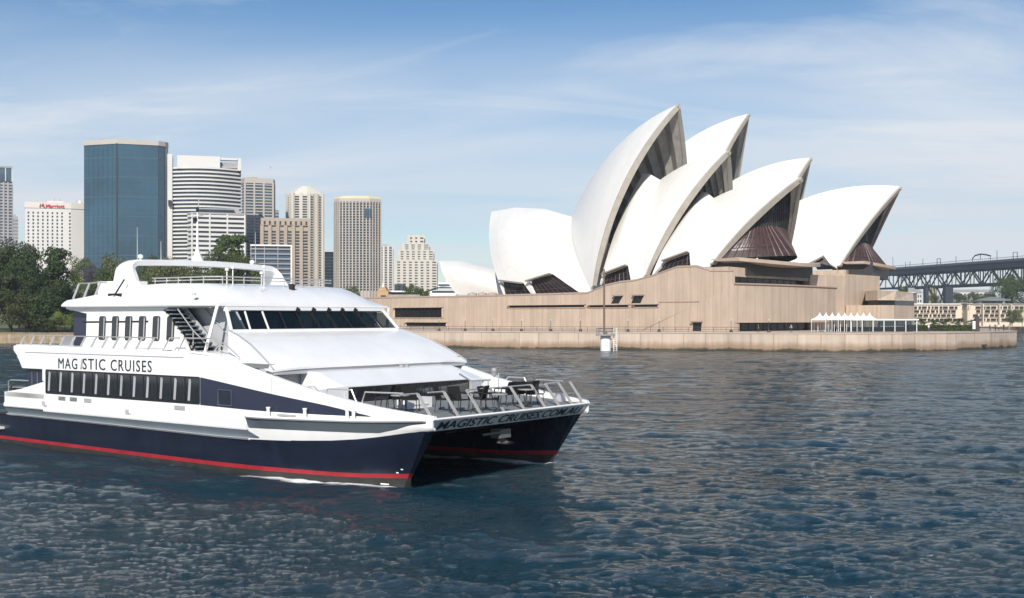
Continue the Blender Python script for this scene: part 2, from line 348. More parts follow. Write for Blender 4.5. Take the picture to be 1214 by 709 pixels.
m_skirt = mat('skirt_glass', (0.052, 0.031, 0.028), 0.35, var=0.3, spec=0.35)
m_post0 = mat('dark_mullion', (0.04, 0.04, 0.042), 0.5)
m_hood = mat('hood_stone', (0.24, 0.21, 0.18), 0.8)
m_cap = mat('coping_stone', (0.33, 0.25, 0.20), 0.8)

def tile_lines(m):
    "faint chevron seams of the tile lids, from the rib coordinates of each shell"
    nt = m.node_tree; b = nt.nodes['Principled BSDF']; src = b.inputs['Base Color'].links[0].from_socket
    uv = N(nt, 'ShaderNodeUVMap', uv_map='ribs'); sp = N(nt, 'ShaderNodeSeparateXYZ'); nt.links.new(uv.outputs[0], sp.inputs[0])
    def M(op, a, bb=None):
        n = N(nt, 'ShaderNodeMath', operation=op)
        for i, v in enumerate((a, bb)):
            if v is None: continue
            if isinstance(v, (int, float)): n.inputs[i].default_value = v
            else: nt.links.new(v, n.inputs[i])
        return n.outputs[0]
    fu = M('FRACT', sp.outputs[0]); tri = M('ABSOLUTE', M('SUBTRACT', fu, 0.5))
    l1 = M('LESS_THAN', M('ABSOLUTE', M('SUBTRACT', fu, 0.5)), 0.46)
    l2 = M('GREATER_THAN', M('FRACT', M('ADD', sp.outputs[1], tri)), 0.10)
    k = M('ADD', M('MULTIPLY', M('MULTIPLY', l1, l2), 0.055), 0.945)
    wnz = N(nt, 'ShaderNodeTexWhiteNoise', noise_dimensions='1D'); nt.links.new(M('FLOOR', sp.outputs[0]), wnz.inputs['W'])
    k = M('MULTIPLY', k, M('ADD', M('MULTIPLY', wnz.outputs['Value'], 0.035), 0.975))
    vm = N(nt, 'ShaderNodeVectorMath', operation='SCALE'); nt.links.new(src, vm.inputs[0]); nt.links.new(k, vm.inputs['Scale']); nt.links.new(vm.outputs[0], b.inputs['Base Color'])
tile_lines(m_tile)

opera = thing('opera_house', 'opera house of white sail-like shells on a pink stone podium beside the water', 'opera house', (50, 290, 3.6))

def part(mb, name, m, parent=None, smooth=None):
    return mb.build(name, m, parent or opera, smooth=smooth, world=True)

def set_uv(o, nu, nv, U, V, n2=2):
    me = o.data; uv = me.uv_layers.new(name='ribs'); vals = np.zeros((len(me.vertices), 2))
    for i in range(nu):
        for j in range(nv):
            for k in range(n2):
                vals[k*nu*nv + i*nv + j] = (U * i / (nu-1), V * j / (nv-1))
    li = np.zeros(len(me.loops), dtype=np.int32); me.loops.foreach_get('vertex_index', li)
    uv.data.foreach_set('uv', vals[li].astype(np.float32).ravel())

def sphere_center(T, B, F, rad, sgn):
    a, b, c = T, B, F
    ab, ac = b - a, c - a; n = ab.cross(ac); d = n.length_squared
    cc = a + (n.cross(ab) * ac.length_squared + ac.cross(n) * ab.length_squared) / (2 * d)
    r2 = rad * rad - (cc - a).length_squared
    k = math.sqrt(max(r2, 0.01)); n.normalize()
    cand = [cc + n * k, cc - n * k]
    cand.sort(key=lambda p: p.y * sgn - p.z * 0.6)   # the centre lies inside: towards the axis and below
    return cand[-1]

def slerp(p, q, c, t):
    a, b = p - c, q - c; w = a.angle(b)
    if w < 1e-6: return p.copy()
    return c + (a * math.sin((1 - t) * w) + b * math.sin(t * w)) / math.sin(w)

NU, NV = 22, 26
def half_shell(fr, T, B, F, rad, side, v0=0.035):
    "one half of a sail: great-circle ribs fanning from the foot F to the ridge arc T-B"
    F = Vector((F.x, F.y * side, F.z)); sg = 1 if F.y < 0 else -1
    C = sphere_center(T, B, F, rad, sg)
    rr = math.sqrt(max(rad * rad - C.y * C.y, 1)); C0 = Vector((C.x, 0, C.z))
    a0 = math.atan2(T.z - C0.z, T.x - C0.x); a1 = math.atan2(B.z - C0.z, B.x - C0.x)
    while a1 - a0 > math.pi: a1 -= 2 * math.pi
    while a0 - a1 > math.pi: a1 += 2 * math.pi
    rows = []
    for i in range(NU):
        u = i / (NU - 1); a = a0 + (a1 - a0) * u
        r = C0 + Vector((math.cos(a), 0, math.sin(a))) * rr
        rows.append([slerp(F, r, C, v0 + (1 - v0) * j / (NV - 1)) for j in range(NV)])
    return rows, C

def sail(fr, T, B, F, rad=75.0, ribs=True, thick=0.7, rim=True, label=None):
    "T, B, F in hall axes (t, h, z); both halves, inner ribs and the mouth's edge beam"
    out = []; rims = {}
    for side in (1, -1):
        rows, C = half_shell(fr, T, B, F, rad, side); rims[side] = rows[0]
        W = lambda p: fr.w(p.x, p.y, p.z)
        wr = [[W(p) for p in r] for r in rows]
        mb = MB(); cw = W(C); mid = wr[NU//2][NV//2]
        mb.slab(wr, thick, nrm=tuple(mid - cw))
        o = mb.build('shell', m_tile, opera, smooth=40, world=True, normals=False)
        L = (B - T).length; set_uv(o, NU, NV, max(3, round(L / 3.6)), 9)
        if label: o['label'] = label
        if ribs:      # folded concrete ribs under the tiles
            rb = MB(); n = 9; rr_ = []
            for i in range(n * 2 + 1):
                u = i / (n * 2) * (NU - 1); k = min(int(u), NU - 2); f = u - k
                line = []
                for j in range(0, NV, 1):
                    p = rows[k][j].lerp(rows[k+1][j], f); d = (C - p).normalized()
                    dep = thick + 0.15 + (1.3 if i % 2 else 0.0) * min(1, j / 5)
                    line.append(W(p + d * dep))
                rr_.append(line)
            rb.grid(rr_); rb.build('rib_vault', m_conc, o, world=True)
        if rim:
            rm = MB(); ring = []
            for j in range(NV):
                p = rows[0][j]; q = rows[1][j]; d = (C - p).normalized(); f = (p - q)
                f = f.normalized() if f.length > 1e-6 else Vector((1, 0, 0))
                w = 0.3 + 0.25 * j / NV
                dd = 0.9 + 0.6 * math.sin(math.pi * min(1, j / NV))
                ring.append([W(p + f * w - d * 0.12), W(p + f * w + d * dd), W(p - f * 0.1 + d * dd), W(p - f * 0.1 - d * 0.12)])
            rm.loft(ring); rm.build('mouth_rim', m_rim, o, smooth=30, world=True)
        out.append(o)
    return rims

def poly_pts(pl, n):
    "n points evenly along a polyline"
    L = [0]
    for a, b in zip(pl, pl[1:]): L.append(L[-1] + (b - a).length)
    res = []
    for i in range(n):
        s = L[-1] * i / (n - 1)
        k = max(0, min(len(pl) - 2, next((q for q in range(len(pl) - 1) if L[q+1] >= s), len(pl) - 2)))
        f = (s - L[k]) / max(L[k+1] - L[k], 1e-9); res.append(pl[k].lerp(pl[k+1], min(1, max(0, f))))
    return res

def keyed(pl, per):
    res = []
    for a, b in zip(pl, pl[1:]):
        for i in range(per): res.append(a.lerp(b, i / per))
    return res + [pl[-1]]

def infill(fr, bottom, top, bulge, mirror=True, thick=0.7, name='shell', U=8, edge=0.6, hoods=()):
    "side shell between a ridge line and a foot line whose lower edge is notched over its openings; hall axes"
    per = 6; lo = keyed(bottom, per); nv = 18; b0, b1 = bottom[0], bottom[-1]
    fs = []
    for p in lo: fs.append(max(min(1, max(0, (p.x - b0.x) / (b1.x - b0.x))), (fs[-1] + .004) if fs else 0))
    hi_d = poly_pts(top, 60)
    def S(f, v):
        a = b0.lerp(b1, f); q = f * 59; k = min(int(q), 58); c = hi_d[k].lerp(hi_d[k+1], q - k)
        g = edge + (1 - edge) * math.sin(math.pi * f)
        return a.lerp(c, v) + Vector(bulge) * (math.sin(math.pi * v) ** 0.9 * g)
    for side in ((1, -1) if mirror else (1,)):
        rows = []
        for p, f in zip(lo, fs):
            v0 = 0.0
            while v0 < .6 and S(f, v0).z < p.z - 0.02: v0 += .004
            line = [S(f, v0 + (1 - v0) * j / (nv - 1)) for j in range(nv)]
            rows.append([fr.w(q.x, q.y * side, q.z) for q in line])
        mb = MB(); o_dir = fr.w(0, -1 * side, 0.5) - fr.w(0, 0, 0); mb.slab(rows, thick, nrm=tuple(o_dir))
        o = mb.build(name, m_tile, opera, smooth=35, world=True, normals=False); set_uv(o, len(lo), nv, U, 6)
        if side == 1:
            for i, j, bars in hoods: glazed(fr, [rows[k * per][0] for k in (i - 1, i, j, j + 1)], bars)

def glazed(fr, pts, bars):
    "an opening under a side shell: dark panes, bronze bars and a thin stone hood along its slanting top"
    inn = fr.w(0, 0.8, 0) - fr.w(0, 0, 0); lo0, hi0, hi1, lo1 = [p + inn for p in pts]; up = Vector((0, 0, .7))
    g = MB(); g.prism([lo0 - up, hi0 + up, hi1 + up, lo1 - up], inn * .3); o = part(g, 'side_window', m_oglass)
    b = MB(); f_ = inn * -.12
    for i in range(1, bars + 1):
        f = i / (bars + 1); b.bar(lo0.lerp(lo1, f) + f_, hi0.lerp(hi1, f) + f_, 0.14, 0.14)
    for f in (0.33, 0.66): b.bar(lo0.lerp(hi0, f) + f_, lo1.lerp(hi1, f) + f_, 0.12, 0.12)
    b.build('window_bars', m_mull, o, world=True)
    e = MB(); q = inn * -1.15; e.bar(pts[1] + q, pts[2] + q, 1.0, 0.35); e.build('hood', m_hood, o, world=True)

L0 = lambda fr, px, py: fr.loc(px, py, 'h', 0.0)
def foot(fr, px, py, hf): return fr.loc(px, py, 'h', -hf)

# near hall: three sails that open north, in order from the tallest
nT = [L0(NH, 803.5, 124), L0(NH, 863, 178.5), L0(NH, 948.5, 210.5)]
nF = [foot(NH, 702, 348, 19.5), foot(NH, 763, 333, 17.8), foot(NH, 842, 316, 16.1)]
nB = [L0(NH, 677, 259), L0(NH, 783, 213), L0(NH, 846, 235)]
lab = ['tallest white sail of the near hall', 'middle white sail of the near hall', 'lowest north sail of the near hall']
nR = {}; fR = {}
for i in range(3): nR[i] = sail(NH, nT[i], nB[i], nF[i], 75.0 if i == 0 else 72.0, label=lab[i])
# far hall
fT = [L0(FH, 887, 135), L0(FH, 960.5, 187), L0(FH, 1067, 221)]
fF = [Vector((fT[0].x - 14, -19, 14)), Vector((fT[1].x - 13, -19, 15.5)), foot(FH, 993, 319, 19)]
fB = [L0(FH, 772, 205), L0(FH, 850, 226), L0(FH, 940, 241)]
lab = ['tallest white sail of the far hall', 'middle white sail of the far hall', 'rightmost white sail, on the far hall']
for i in range(3): fR[i] = sail(FH, fT[i], fB[i], fF[i], 75.0, label=lab[i])

# side shells, notched over their glazed openings
def npt(px, py, h): return NH.loc(px, py, 'h', -h)
infill(NH, [npt(711, 337, 18.5), npt(714, 325, 18.5), npt(743, 314, 18.2), npt(748, 335, 18), npt(763, 333, 17.6)],
       [L0(NH, 762, 206), L0(NH, 770, 206), L0(NH, 784, 214)], (0, -3.0, 1.6), U=6, edge=0.5, hoods=((1, 2, 6),))
infill(NH, [npt(772, 328, 17.5), npt(783, 309, 17.5), npt(816, 298, 17), npt(818, 317, 16.6), npt(842, 316, 16)],
       [L0(NH, 832, 228), L0(NH, 838, 228), L0(NH, 847, 236)], (0, -3.0, 1.6), U=6, edge=0.5, hoods=((1, 2, 6),))
# the near hall's south sail
infill(NH, [npt(597, 350, 19), npt(601, 332, 19), npt(628.5, 335.6, 19), npt(624.5, 350, 19), npt(633, 350, 19), npt(636, 333, 19), npt(668, 324, 19.3), npt(689, 349, 19.5), npt(702, 348, 19.5)],
       [L0(NH, 583, 251), L0(NH, 610, 246), L0(NH, 645, 247.5), L0(NH, 678, 257)], (0, -6.0, 2.0), U=12, edge=0.5, hoods=((1, 2, 4), (5, 6, 8)))
# far hall: the piece left of the rightmost sail
def fpt(px, py, h): return FH.loc(px, py, 'h', -h)
infill(FH, [fpt(938, 312, 19.5), fpt(962, 312, 19.5), fpt(985, 303, 19.3), fpt(986, 312, 19), fpt(993, 318, 19)],
       [L0(FH, 905, 246), L0(FH, 922, 243), L0(FH, 941, 241)], (0, -3.0, 1.6), U=6, edge=0.5, hoods=((1, 2, 4),))
infill(FH, [Vector((fT[0].x - 46, -20, 13)), Vector((fT[0].x - 14, -20, 13))], [L0(FH, 700, 270), L0(FH, 775, 206)], (0, -5, 2), U=12)
infill(FH, [Vector((fT[1].x - 33, -20, 14)), Vector((fT[1].x - 13, -20, 14))], [L0(FH, 825, 226), L0(FH, 851, 226)], (0, -4, 2), U=8)

# restaurant shells at the far left
RS = Frame(*at(560, 300, 352).to_2d(), 45)
def rpt(px, py, h): return RS.loc(px, py, 'h', -h)
infill(RS, [rpt(541, 349, 7), rpt(562, 349, 7), rpt(606, 349, 7)], [L0(RS, 521.5, 309.5), L0(RS, 545, 309.5), L0(RS, 596, 322)], (0, -3.2, 1.2), U=8)

# hanging glass walls in the mouths of the north sails: an upright part, then a skirt that flares out
def glass_wall(fr, rims, P0, P1, P2, n=11):
    "glass hung between the mouth's edge and a central prow: upright above the knee P1, below it a skirt that flares to P2"
    for side in (1, -1):
        rim = [Vector((p.x - .6, p.y + side * .9 if p.y * side < 0 else p.y, p.z)) for p in rims[side]]
        def rz(z):
            for p, q in zip(rim, rim[1:]):
                if q.z >= z: return p.lerp(q, (z - p.z) / max(q.z - p.z, 1e-6))
            return rim[-1]
        r0, r1, r2 = rim[1], rz(P1.z - 1.0), rz(P0.z + 2.5)
        def S(f, g):      # f: edge of the mouth to the prow, g: 0 foot, 1 knee, 2 top
            a, b_ = ((r0.lerp(r1, g), P2.lerp(P1, g)) if g <= 1 else (r1.lerp(r2, g - 1), P1.lerp(P0, g - 1)))
            k = 1.6 * math.sin(math.pi * f) * (1 - .5 * abs(g - .3)); p = a.lerp(b_, f ** .9); return fr.w(p.x + k * .6, p.y - side * k, p.z)
        fs = [i / (n * 2) for i in range(n * 2 + 1)]
        g = MB(); g.grid([[S(f, q) for f in fs] for q in (0, .25, .5, .75, 1)]); o = part(g, 'glass_skirt', m_skirt)
        g = MB(); g.grid([[S(f, q) for f in fs] for q in (1, 1.5, 2)]); o2 = part(g, 'glass_wall', m_oglass)
        b = MB(); b2 = MB()
        for i in range(1, n + 1):
            f = i / n; b.tube([S(f, q) for q in (0, .25, .5, .75, 1)], .17, 4); b2.tube([S(f, q) for q in (1, 1.5, 2)], .13, 4)
        for q in (.33, .66, 1.0): b.tube([S(f, q) for f in fs], .10, 4)
        b.build('mullions', m_mull, o, world=True); b2.build('mullions', m_post0, o2, world=True)
glass_wall(NH, nR[2], L0(NH, 917, 232), L0(NH, 917, 268), L0(NH, 944, 303))
glass_wall(FH, fR[2], L0(FH, 1027, 262), L0(FH, 1027, 286), L0(FH, 1053, 318))
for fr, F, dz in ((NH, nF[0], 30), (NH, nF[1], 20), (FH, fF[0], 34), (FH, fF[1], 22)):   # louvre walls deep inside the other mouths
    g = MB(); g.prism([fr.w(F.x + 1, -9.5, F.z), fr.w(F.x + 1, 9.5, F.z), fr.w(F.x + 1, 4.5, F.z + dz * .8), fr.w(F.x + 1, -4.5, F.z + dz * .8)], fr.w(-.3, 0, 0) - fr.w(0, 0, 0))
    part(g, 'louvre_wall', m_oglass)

# ------------------------------------------------------------ podium
HE, TN = -21.6, 31.3                        # east wall plane and north wall plane, near-hall axes
def ept(px, py, h=HE): return NH.loc(px, py, 'h', h)
zb = 3.5
topl = [(430, 354.6), (460, 353.8), (560, 352.3), (640, 350.2), (696, 348.6), (717, 339.5), (735, 335.5), (753, 333.5), (775, 327.5), (802, 317.8), (825, 316.8), (843, 322.3), (866, 322.4)]
tp = [ept(*p) for p in topl]; tp[-1].x = TN
poly = [NH.w(p.x, HE, p.z) for p in tp] + [NH.w(TN, HE, zb), NH.w(tp[0].x, HE, zb)]
g = MB(); g.prism(poly, NH.w(0, 1.2, 0) - NH.w(0, 0, 0)); part(g, 'podium_wall', m_pod)
cp = MB(); cp.tube([NH.w(p.x, HE + 0.4, p.z + 0.12) for p in tp], 0.42, 4); part(cp, 'coping', m_cap)
# body of the podium behind the walls
g = MB()
for a, b in zip(tp, tp[1:]):
    if a.x > TN - 13: continue
    b = Vector((min(b.x, TN - 12.5), b.y, b.z))
    g.prism([NH.w(a.x, HE + 1.1, zb), NH.w(b.x, HE + 1.1, zb), NH.w(b.x, HE + 1.1, b.z - 0.6), NH.w(a.x, HE + 1.1, a.z - 0.6)], NH.w(0, 44 if b.x > -20 else 110, 0) - NH.w(0, 0, 0))
part(g, 'podium_deck', m_pod)
a_, b_ = ept(781, 358.2), ept(829, 358.0)
g = MB(); g.bar(NH.w(a_.x, HE - .04, a_.z), NH.w(b_.x, HE - .04, a_.z), .12, .22); part(g, 'string_course', m_cap)
# outer stair on the east wall: a sloping slab that stands proud of it
sp_ = [ept(760, 393, HE - 1.6), ept(782, 380, HE - 1.6), ept(826, 361, HE - 1.6), ept(876, 338.3, HE - 1.6)]
tn2 = TN + 1.55
sp_[-1].x = min(sp_[-1].x, tn2)
ztop = sp_[-1].z
poly = [NH.w(p.x, HE - 1.6, p.z) for p in sp_] + ([NH.w(tn2, HE - 1.6, ztop)] if sp_[-1].x < tn2 - .05 else []) + [NH.w(tn2, HE - 1.6, zb), NH.w(sp_[0].x, HE - 1.6, zb)]
g = MB(); g.prism(poly, NH.w(0, 1.65, 0) - NH.w(0, 0, 0)); part(g, 'stair_wall', m_pod)
# long windows and slots of the east wall
def slot(px0, py0, px1, py1, slant=0, name='window', HE=HE):
    a, b, c, d = ept(px0, py0, HE), ept(px1, py0, HE), ept(px1 - slant, py1, HE), ept(px0 - slant, py1, HE)
    z0, z1 = (c.z + d.z) / 2, (a.z + b.z) / 2
    P = [(a.x, z1), (b.x, z1), (c.x, z0), (d.x, z0)]
    g = MB(); g.prism([NH.w(x, HE - 0.02, z) for x, z in P], NH.w(0, 0.3, 0) - NH.w(0, 0, 0)); o = part(g, name, m_oglass)
    f = MB(); f.bar(NH.w(P[0][0] - .3, HE - 0.45, z1 + .15), NH.w(P[1][0] + .3, HE - 0.45, z1 + .15), 0.9, 0.3); f.build('lintel', m_cap if slant else m_pod, o, world=True); f = MB()
    f.bar(NH.w(P[3][0], HE - 0.1, z0 - .1), NH.w(P[2][0], HE - 0.1, z0 - .1), 0.2, 0.2)
    for q in range(4): 
        if slant == 0 and q in (1, 3):
            x = P[q][0]; f.bar(NH.w(x, HE - .2, z0), NH.w(x, HE - .2, z1), 0.18, 0.4)
    f.build('window_surround', m_cap if slant else m_pod, o, world=True)
slot(468, 364.8, 525, 376.5); slot(482, 382.3, 530, 386.6); slot(604, 361.8, 694, 364.6); slot(699, 361.6, 746, 364.3); slot(752, 361, 781, 363.8); 
slot(729, 351, 738, 361, 5); slot(752, 350.5, 763, 360.5, 4); 
slot(822, 382, 832, 394.5, 1, 'doorway', HE - 1.6)
# north block: a long box that hangs over a glazed ground floor
def nloc(px, py, t=TN): return NH.loc(px, py, 't', t)
c0, c1 = nloc(878, 338.3), nloc(985, 341)
zt = 13.95; h0, h1 = HE - 1.52, c1.y
def arc(h_a, h_b, t_, bow, n=9): return [(t_ + bow * math.sin(math.pi * i / (n-1)), h_a + (h_b - h_a) * i / (n-1)) for i in range(n)]
fa = arc(h0, h1, TN + 1.6, 1.6)
ring = lambda z, pts: [NH.w(t, h, z) for t, h in pts]
outl = fa + [(TN - 12, h1), (TN - 12, HE + .3), (TN - 1.5, HE + .3), (TN - 1.5, h0)]
g = MB(); g.loft([ring(5.45, outl), ring(zt, outl)]); part(g, 'north_block', m_pod)
cp = MB(); cp.tube(ring(zt + .1, fa), 0.3, 4); part(cp, 'coping', m_cap)
g = MB(); g.box(0, 1, 0, 1, 0, 1); g.v = [tuple(NH.w(TN - 11 + p[0] * 9.5, h0 + 1.2 + p[1] * (h1 - h0 - 2), 3.6 + p[2] * 2.2)) for p in g.v]
o = part(g, 'ground_floor_glazing', m_oglass)
b = MB()
for i in range(15):
    h = h0 + 1.2 + (h1 - h0 - 2) * i / 14; b.bar(NH.w(TN - 1.45, h, 3.6), NH.w(TN - 1.45, h, 5.45), 0.12, 0.12)
b.build('mullions', m_mull, o, world=True)
g = MB(); g.prism([NH.w(TN + 1.5, h0 + .05, 3.5), NH.w(TN - 8, h0 + .05, 3.5), NH.w(TN - 8, h0 + .05, 5.44), NH.w(TN + 1.5, h0 + .05, 5.44)], NH.w(0, 2.2, 0) - NH.w(0, 0, 0)); part(g, 'pier', m_pod)
# upper terrace: a dark window band below a lens-shaped stone eave
fb = arc(HE + 1, h1 - 3, TN - 3.0, 0.8)
g = MB(); g.loft([ring(13.5, fb + [(TN - 14, h1 - 3), (TN - 14, HE + 1)]), ring(16.2, fb + [(TN - 14, h1 - 3), (TN - 14, HE + 1)])]); o = part(g, 'terrace_window', m_oglass)
b = MB()
for i in range(1, 13):
    t, h = fb[0][0] + 0.8 * math.sin(math.pi * i / 13) + .06, fb[0][1] + (fb[-1][1] - fb[0][1]) * i / 13; b.bar(NH.w(t, h, 13.6), NH.w(t, h, 16.1), 0.1, 0.1)
b.build('mullions', m_mull, o, world=True)
n = 11; lo, hi = [], []
for i in range(n):
    s = i / (n - 1); h = HE + 0.2 + (h1 - HE - 2) * s
    lo.append((TN - 1.2, h, 16.0 - 0.5 * s)); hi.append((TN - 1.2, h, 18.1 - 2.3 * s ** 1.7))
g = MB(); g.loft([[NH.w(*lo[i]), NH.w(*hi[i]), NH.w(hi[i][0] - 11, hi[i][1], hi[i][2]), NH.w(lo[i][0] - 11, lo[i][1], lo[i][2])] for i in range(n)]); part(g, 'stone_eave', m_pod)
g = MB(); z_ = fF[2].z - .3
g.prism([FH.w(fF[2].x - 60, -21, zb), FH.w(fF[2].x + 3, -21, zb), FH.w(fF[2].x + 3, 21, zb), FH.w(fF[2].x - 60, 21, zb)], (0, 0, 16.2 - zb)); g.prism([FH.w(fF[2].x - 20, -20.4, 16), FH.w(fF[2].x + 2.5, -20.4, 16), FH.w(fF[2].x + 2.5, 20, 16), FH.w(fF[2].x - 20, 20, 16)], (0, 0, z_ - 16)); part(g, 'podium_deck', m_pod)
# brown canopies under the glass skirts
def canopy(fr, F, zc, hb, t0, t1, thick, drop=0.0):
    n = 17; rings = []
    for i in range(n):
        s = i / (n - 1) * 2 - 1; e = 1 - s * s; t = t0 + (t1 - t0) * (0.35 + 0.65 * e); z = zc - drop * e
        rings.append([fr.w(t0 - 4, s * hb, zc), fr.w(t, s * hb, z + 0.2), fr.w(t, s * hb, z - thick * 0.35), fr.w(t0 - 2, s * hb, zc - thick * (.3 + .7 * e))])
    g = MB(); g.loft(rings); part(g, 'canopy', m_canopy)
canopy(NH, nF[2], nF[2].z + 1.6, 17.5, nF[2].x + 5, nF[2].x + 16, 1.7, 1.0)
canopy(FH, fF[2], fF[2].z + 2.0, 18.0, fF[2].x + 4, fF[2].x + 13, 1.7, 1.0)
for fr, F, w, hgt in ((NH, nF[2], 14.5, 2.0), (FH, fF[2], 16, 2.4)):      # dark block stands in for the shaded foyer behind each canopy
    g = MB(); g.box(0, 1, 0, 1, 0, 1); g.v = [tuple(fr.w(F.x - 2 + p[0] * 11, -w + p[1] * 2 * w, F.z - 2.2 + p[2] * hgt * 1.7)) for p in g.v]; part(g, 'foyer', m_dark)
# far hall's stone blocks at the right
def blk(Pa, Pb, z0, z1, depth, name='north_block', m=None):
    a, b = Vector((Pa[0], Pa[1], 0)), Vector((Pb[0], Pb[1], 0)); d = (b - a).normalized(); nrm = Vector((-d.y, d.x, 0))
    g = MB(); g.prism([(*a.xy, z0), (*b.xy, z0), (*(b + nrm * depth).xy, z0), (*(a + nrm * depth).xy, z0)], (0, 0, z1 - z0)); return part(g, name, m or m_pod)
A = at(960, 330, 281); B = at(1001.5, 328.5, 290); C = at(1043, 326.5, 305)
blk(A, B, zb, 17.2, 20); 
blk(B, C, zb, 17.7, 30)
D, E2 = at(1026, 350, 290), at(1041, 345, 285); G = at(1084, 362, 303)
g = MB(); rr = [at(1026, 350, 290).xy, at(1040, 350, 284).xy, at(1060, 350, 286.5).xy, at(1084, 350, 301).xy, at(1078, 350, 330).xy, at(1026, 350, 330).xy]
g.loft([[(*p, 5.7) for p in rr], [(*p, 9.7) for p in rr]]); part(g, 'corner_block', m_pod)
r2 = [Vector(p).lerp(Vector(rr[4]), 0.045) for p in rr]
g = MB(); g.loft([[(*p, 9.6) for p in r2], [(*p, 11.0) for p in r2]]); part(g, 'window_band', m_oglass)
r3 = [Vector(p).lerp(Vector(rr[4]), q) for p, q in zip(rr, (0, 0, .02, .10, 0, 0))]; r4 = [Vector(p).lerp(Vector(rr[4]), q) for p, q in zip(rr, (0, 0, .10, .30, 0, 0))]
g = MB(); g.loft([[(*p, 10.95) for p in r3], [(*p, 13.4) for p in r4]]); part(g, 'stone_eave', m_pod)
g = MB(); g.prism([(*at(1003, 350, 289.5).xy, zb), (*at(1041, 350, 284).xy, zb), (*at(1041, 350, 300).xy, zb), (*at(1003, 350, 300).xy, zb)], (0, 0, 9.7 - zb)); part(g, 'pier', m_pod)
# small roof plant on the podium at the left
g = MB(); q = at(478, 349, 345); g.box(q.x - 5, q.x + 5, q.y, q.y + 8, 10, 13.6); part(g, 'roof_plant', m_conc)
for px in (560, 572, 584):
    g = MB(); q = at(px, 350, 328); g.lathe([(0, 0), (1.3, 0), (1.3, 2.6), (0, 2.9)], (q.x, q.y, 11), 12); part(g, 'roof_vent', m_rim)

# ------------------------------------------------------------ sea wall and broadwalk
edge = [(-75, 276), (-40, 262.5), (-10.6, 250.7), (17, 237.8), (36, 230), (50.5, 223.6), (58, 220.8), (66, 219.4), (76, 221.8), (87, 228.2), (101, 241), (114.2, 257.6)]
tip_ = [(118.5, 267.5), (139, 331)]
back = tip_ + [(120, 420), (-75, 420)]
seaw = thing('sea_wall', 'pale pink stone sea wall with a rusty tide stain along the water', 'sea wall', (50.5, 223.6, 0))
n_ = len(edge); nr = []
for i in range(n_):
    a, b = Vector(edge[max(i-1, 0)]), Vector(edge[min(i+1, n_-1)]); d = (b - a).normalized(); nr.append(Vector((-d.y, d.x)))
rings = [[(x, y, -2), (x, y, 3.42), (x + nr[i].x * 1.2, y + nr[i].y * 1.2, 3.42), (x + nr[i].x * 1.2, y + nr[i].y * 1.2, -2)] for i, (x, y) in enumerate(edge)]
g = MB(); g.loft(rings); x, y = edge[-1]; g.prism([(x, y, -2), (*tip_[0], -2), (*tip_[1], -2), (138, 331, -2), (117.3, 268, -2), (x - 1, y + 1, -2)], (0, 0, 5.42)); part(g, 'wall_face', m_sea, seaw)
g = MB(); g.loft([[(x - nr[i].x * .12, y - nr[i].y * .12, 3.42), (x - nr[i].x * .12, y - nr[i].y * .12, 3.62), (x + nr[i].x * 1.3, y + nr[i].y * 1.3, 3.62), (x + nr[i].x * 1.3, y + nr[i].y * 1.3, 3.42)] for i, (x, y) in enumerate(edge)])
part(g, 'coping', mat('coping_pale', (0.5, 0.41, 0.34), 0.8, var=.1), seaw)
g = MB(); x, y = at(1157, 411, 238).xy; i = 9
g.loft([[(x_ - nr[j].x * .9, y_ - nr[j].y * .9, -1), (x_ - nr[j].x * .9, y_ - nr[j].y * .9, .42 if j < 6 else .2), (x_, y_, .42 if j < 6 else .2), (x_, y_, -1)] for j, (x_, y_) in enumerate(edge[:7])]); part(g, 'wall_footing', m_sea, seaw)
g = MB(); q = at(1157, 411, 239.5); g.box(q.x - 2, q.x + 2, q.y - .9, q.y + 1.2, .55, .95); part(g, 'drain_opening', m_dark, seaw)
g = MB(); g.prism([(x + nr[i].x * .8, y + nr[i].y * .8, 3.3) for i, (x, y) in enumerate(edge)] + [(x, y, 3.3) for x, y in back], (0, 0, 0.2)); g.build('broadwalk', m_paving)['kind'] = 'structure'
def on_edge(px):
    "a point on the sea wall's top that shows at px"
    k = (px - 607) / 1350
    for (x0, y0), (x1, y1) in zip(edge, edge[1:]):
        f0, f1 = x0 - k * y0, x1 - k * y1
        if f0 <= 0 <= f1: s = -f0 / (f1 - f0); return Vector((x0 + (x1 - x0) * s, y0 + (y1 - y0) * s, 3.62))
    return Vector((*edge[-1], 3.62))

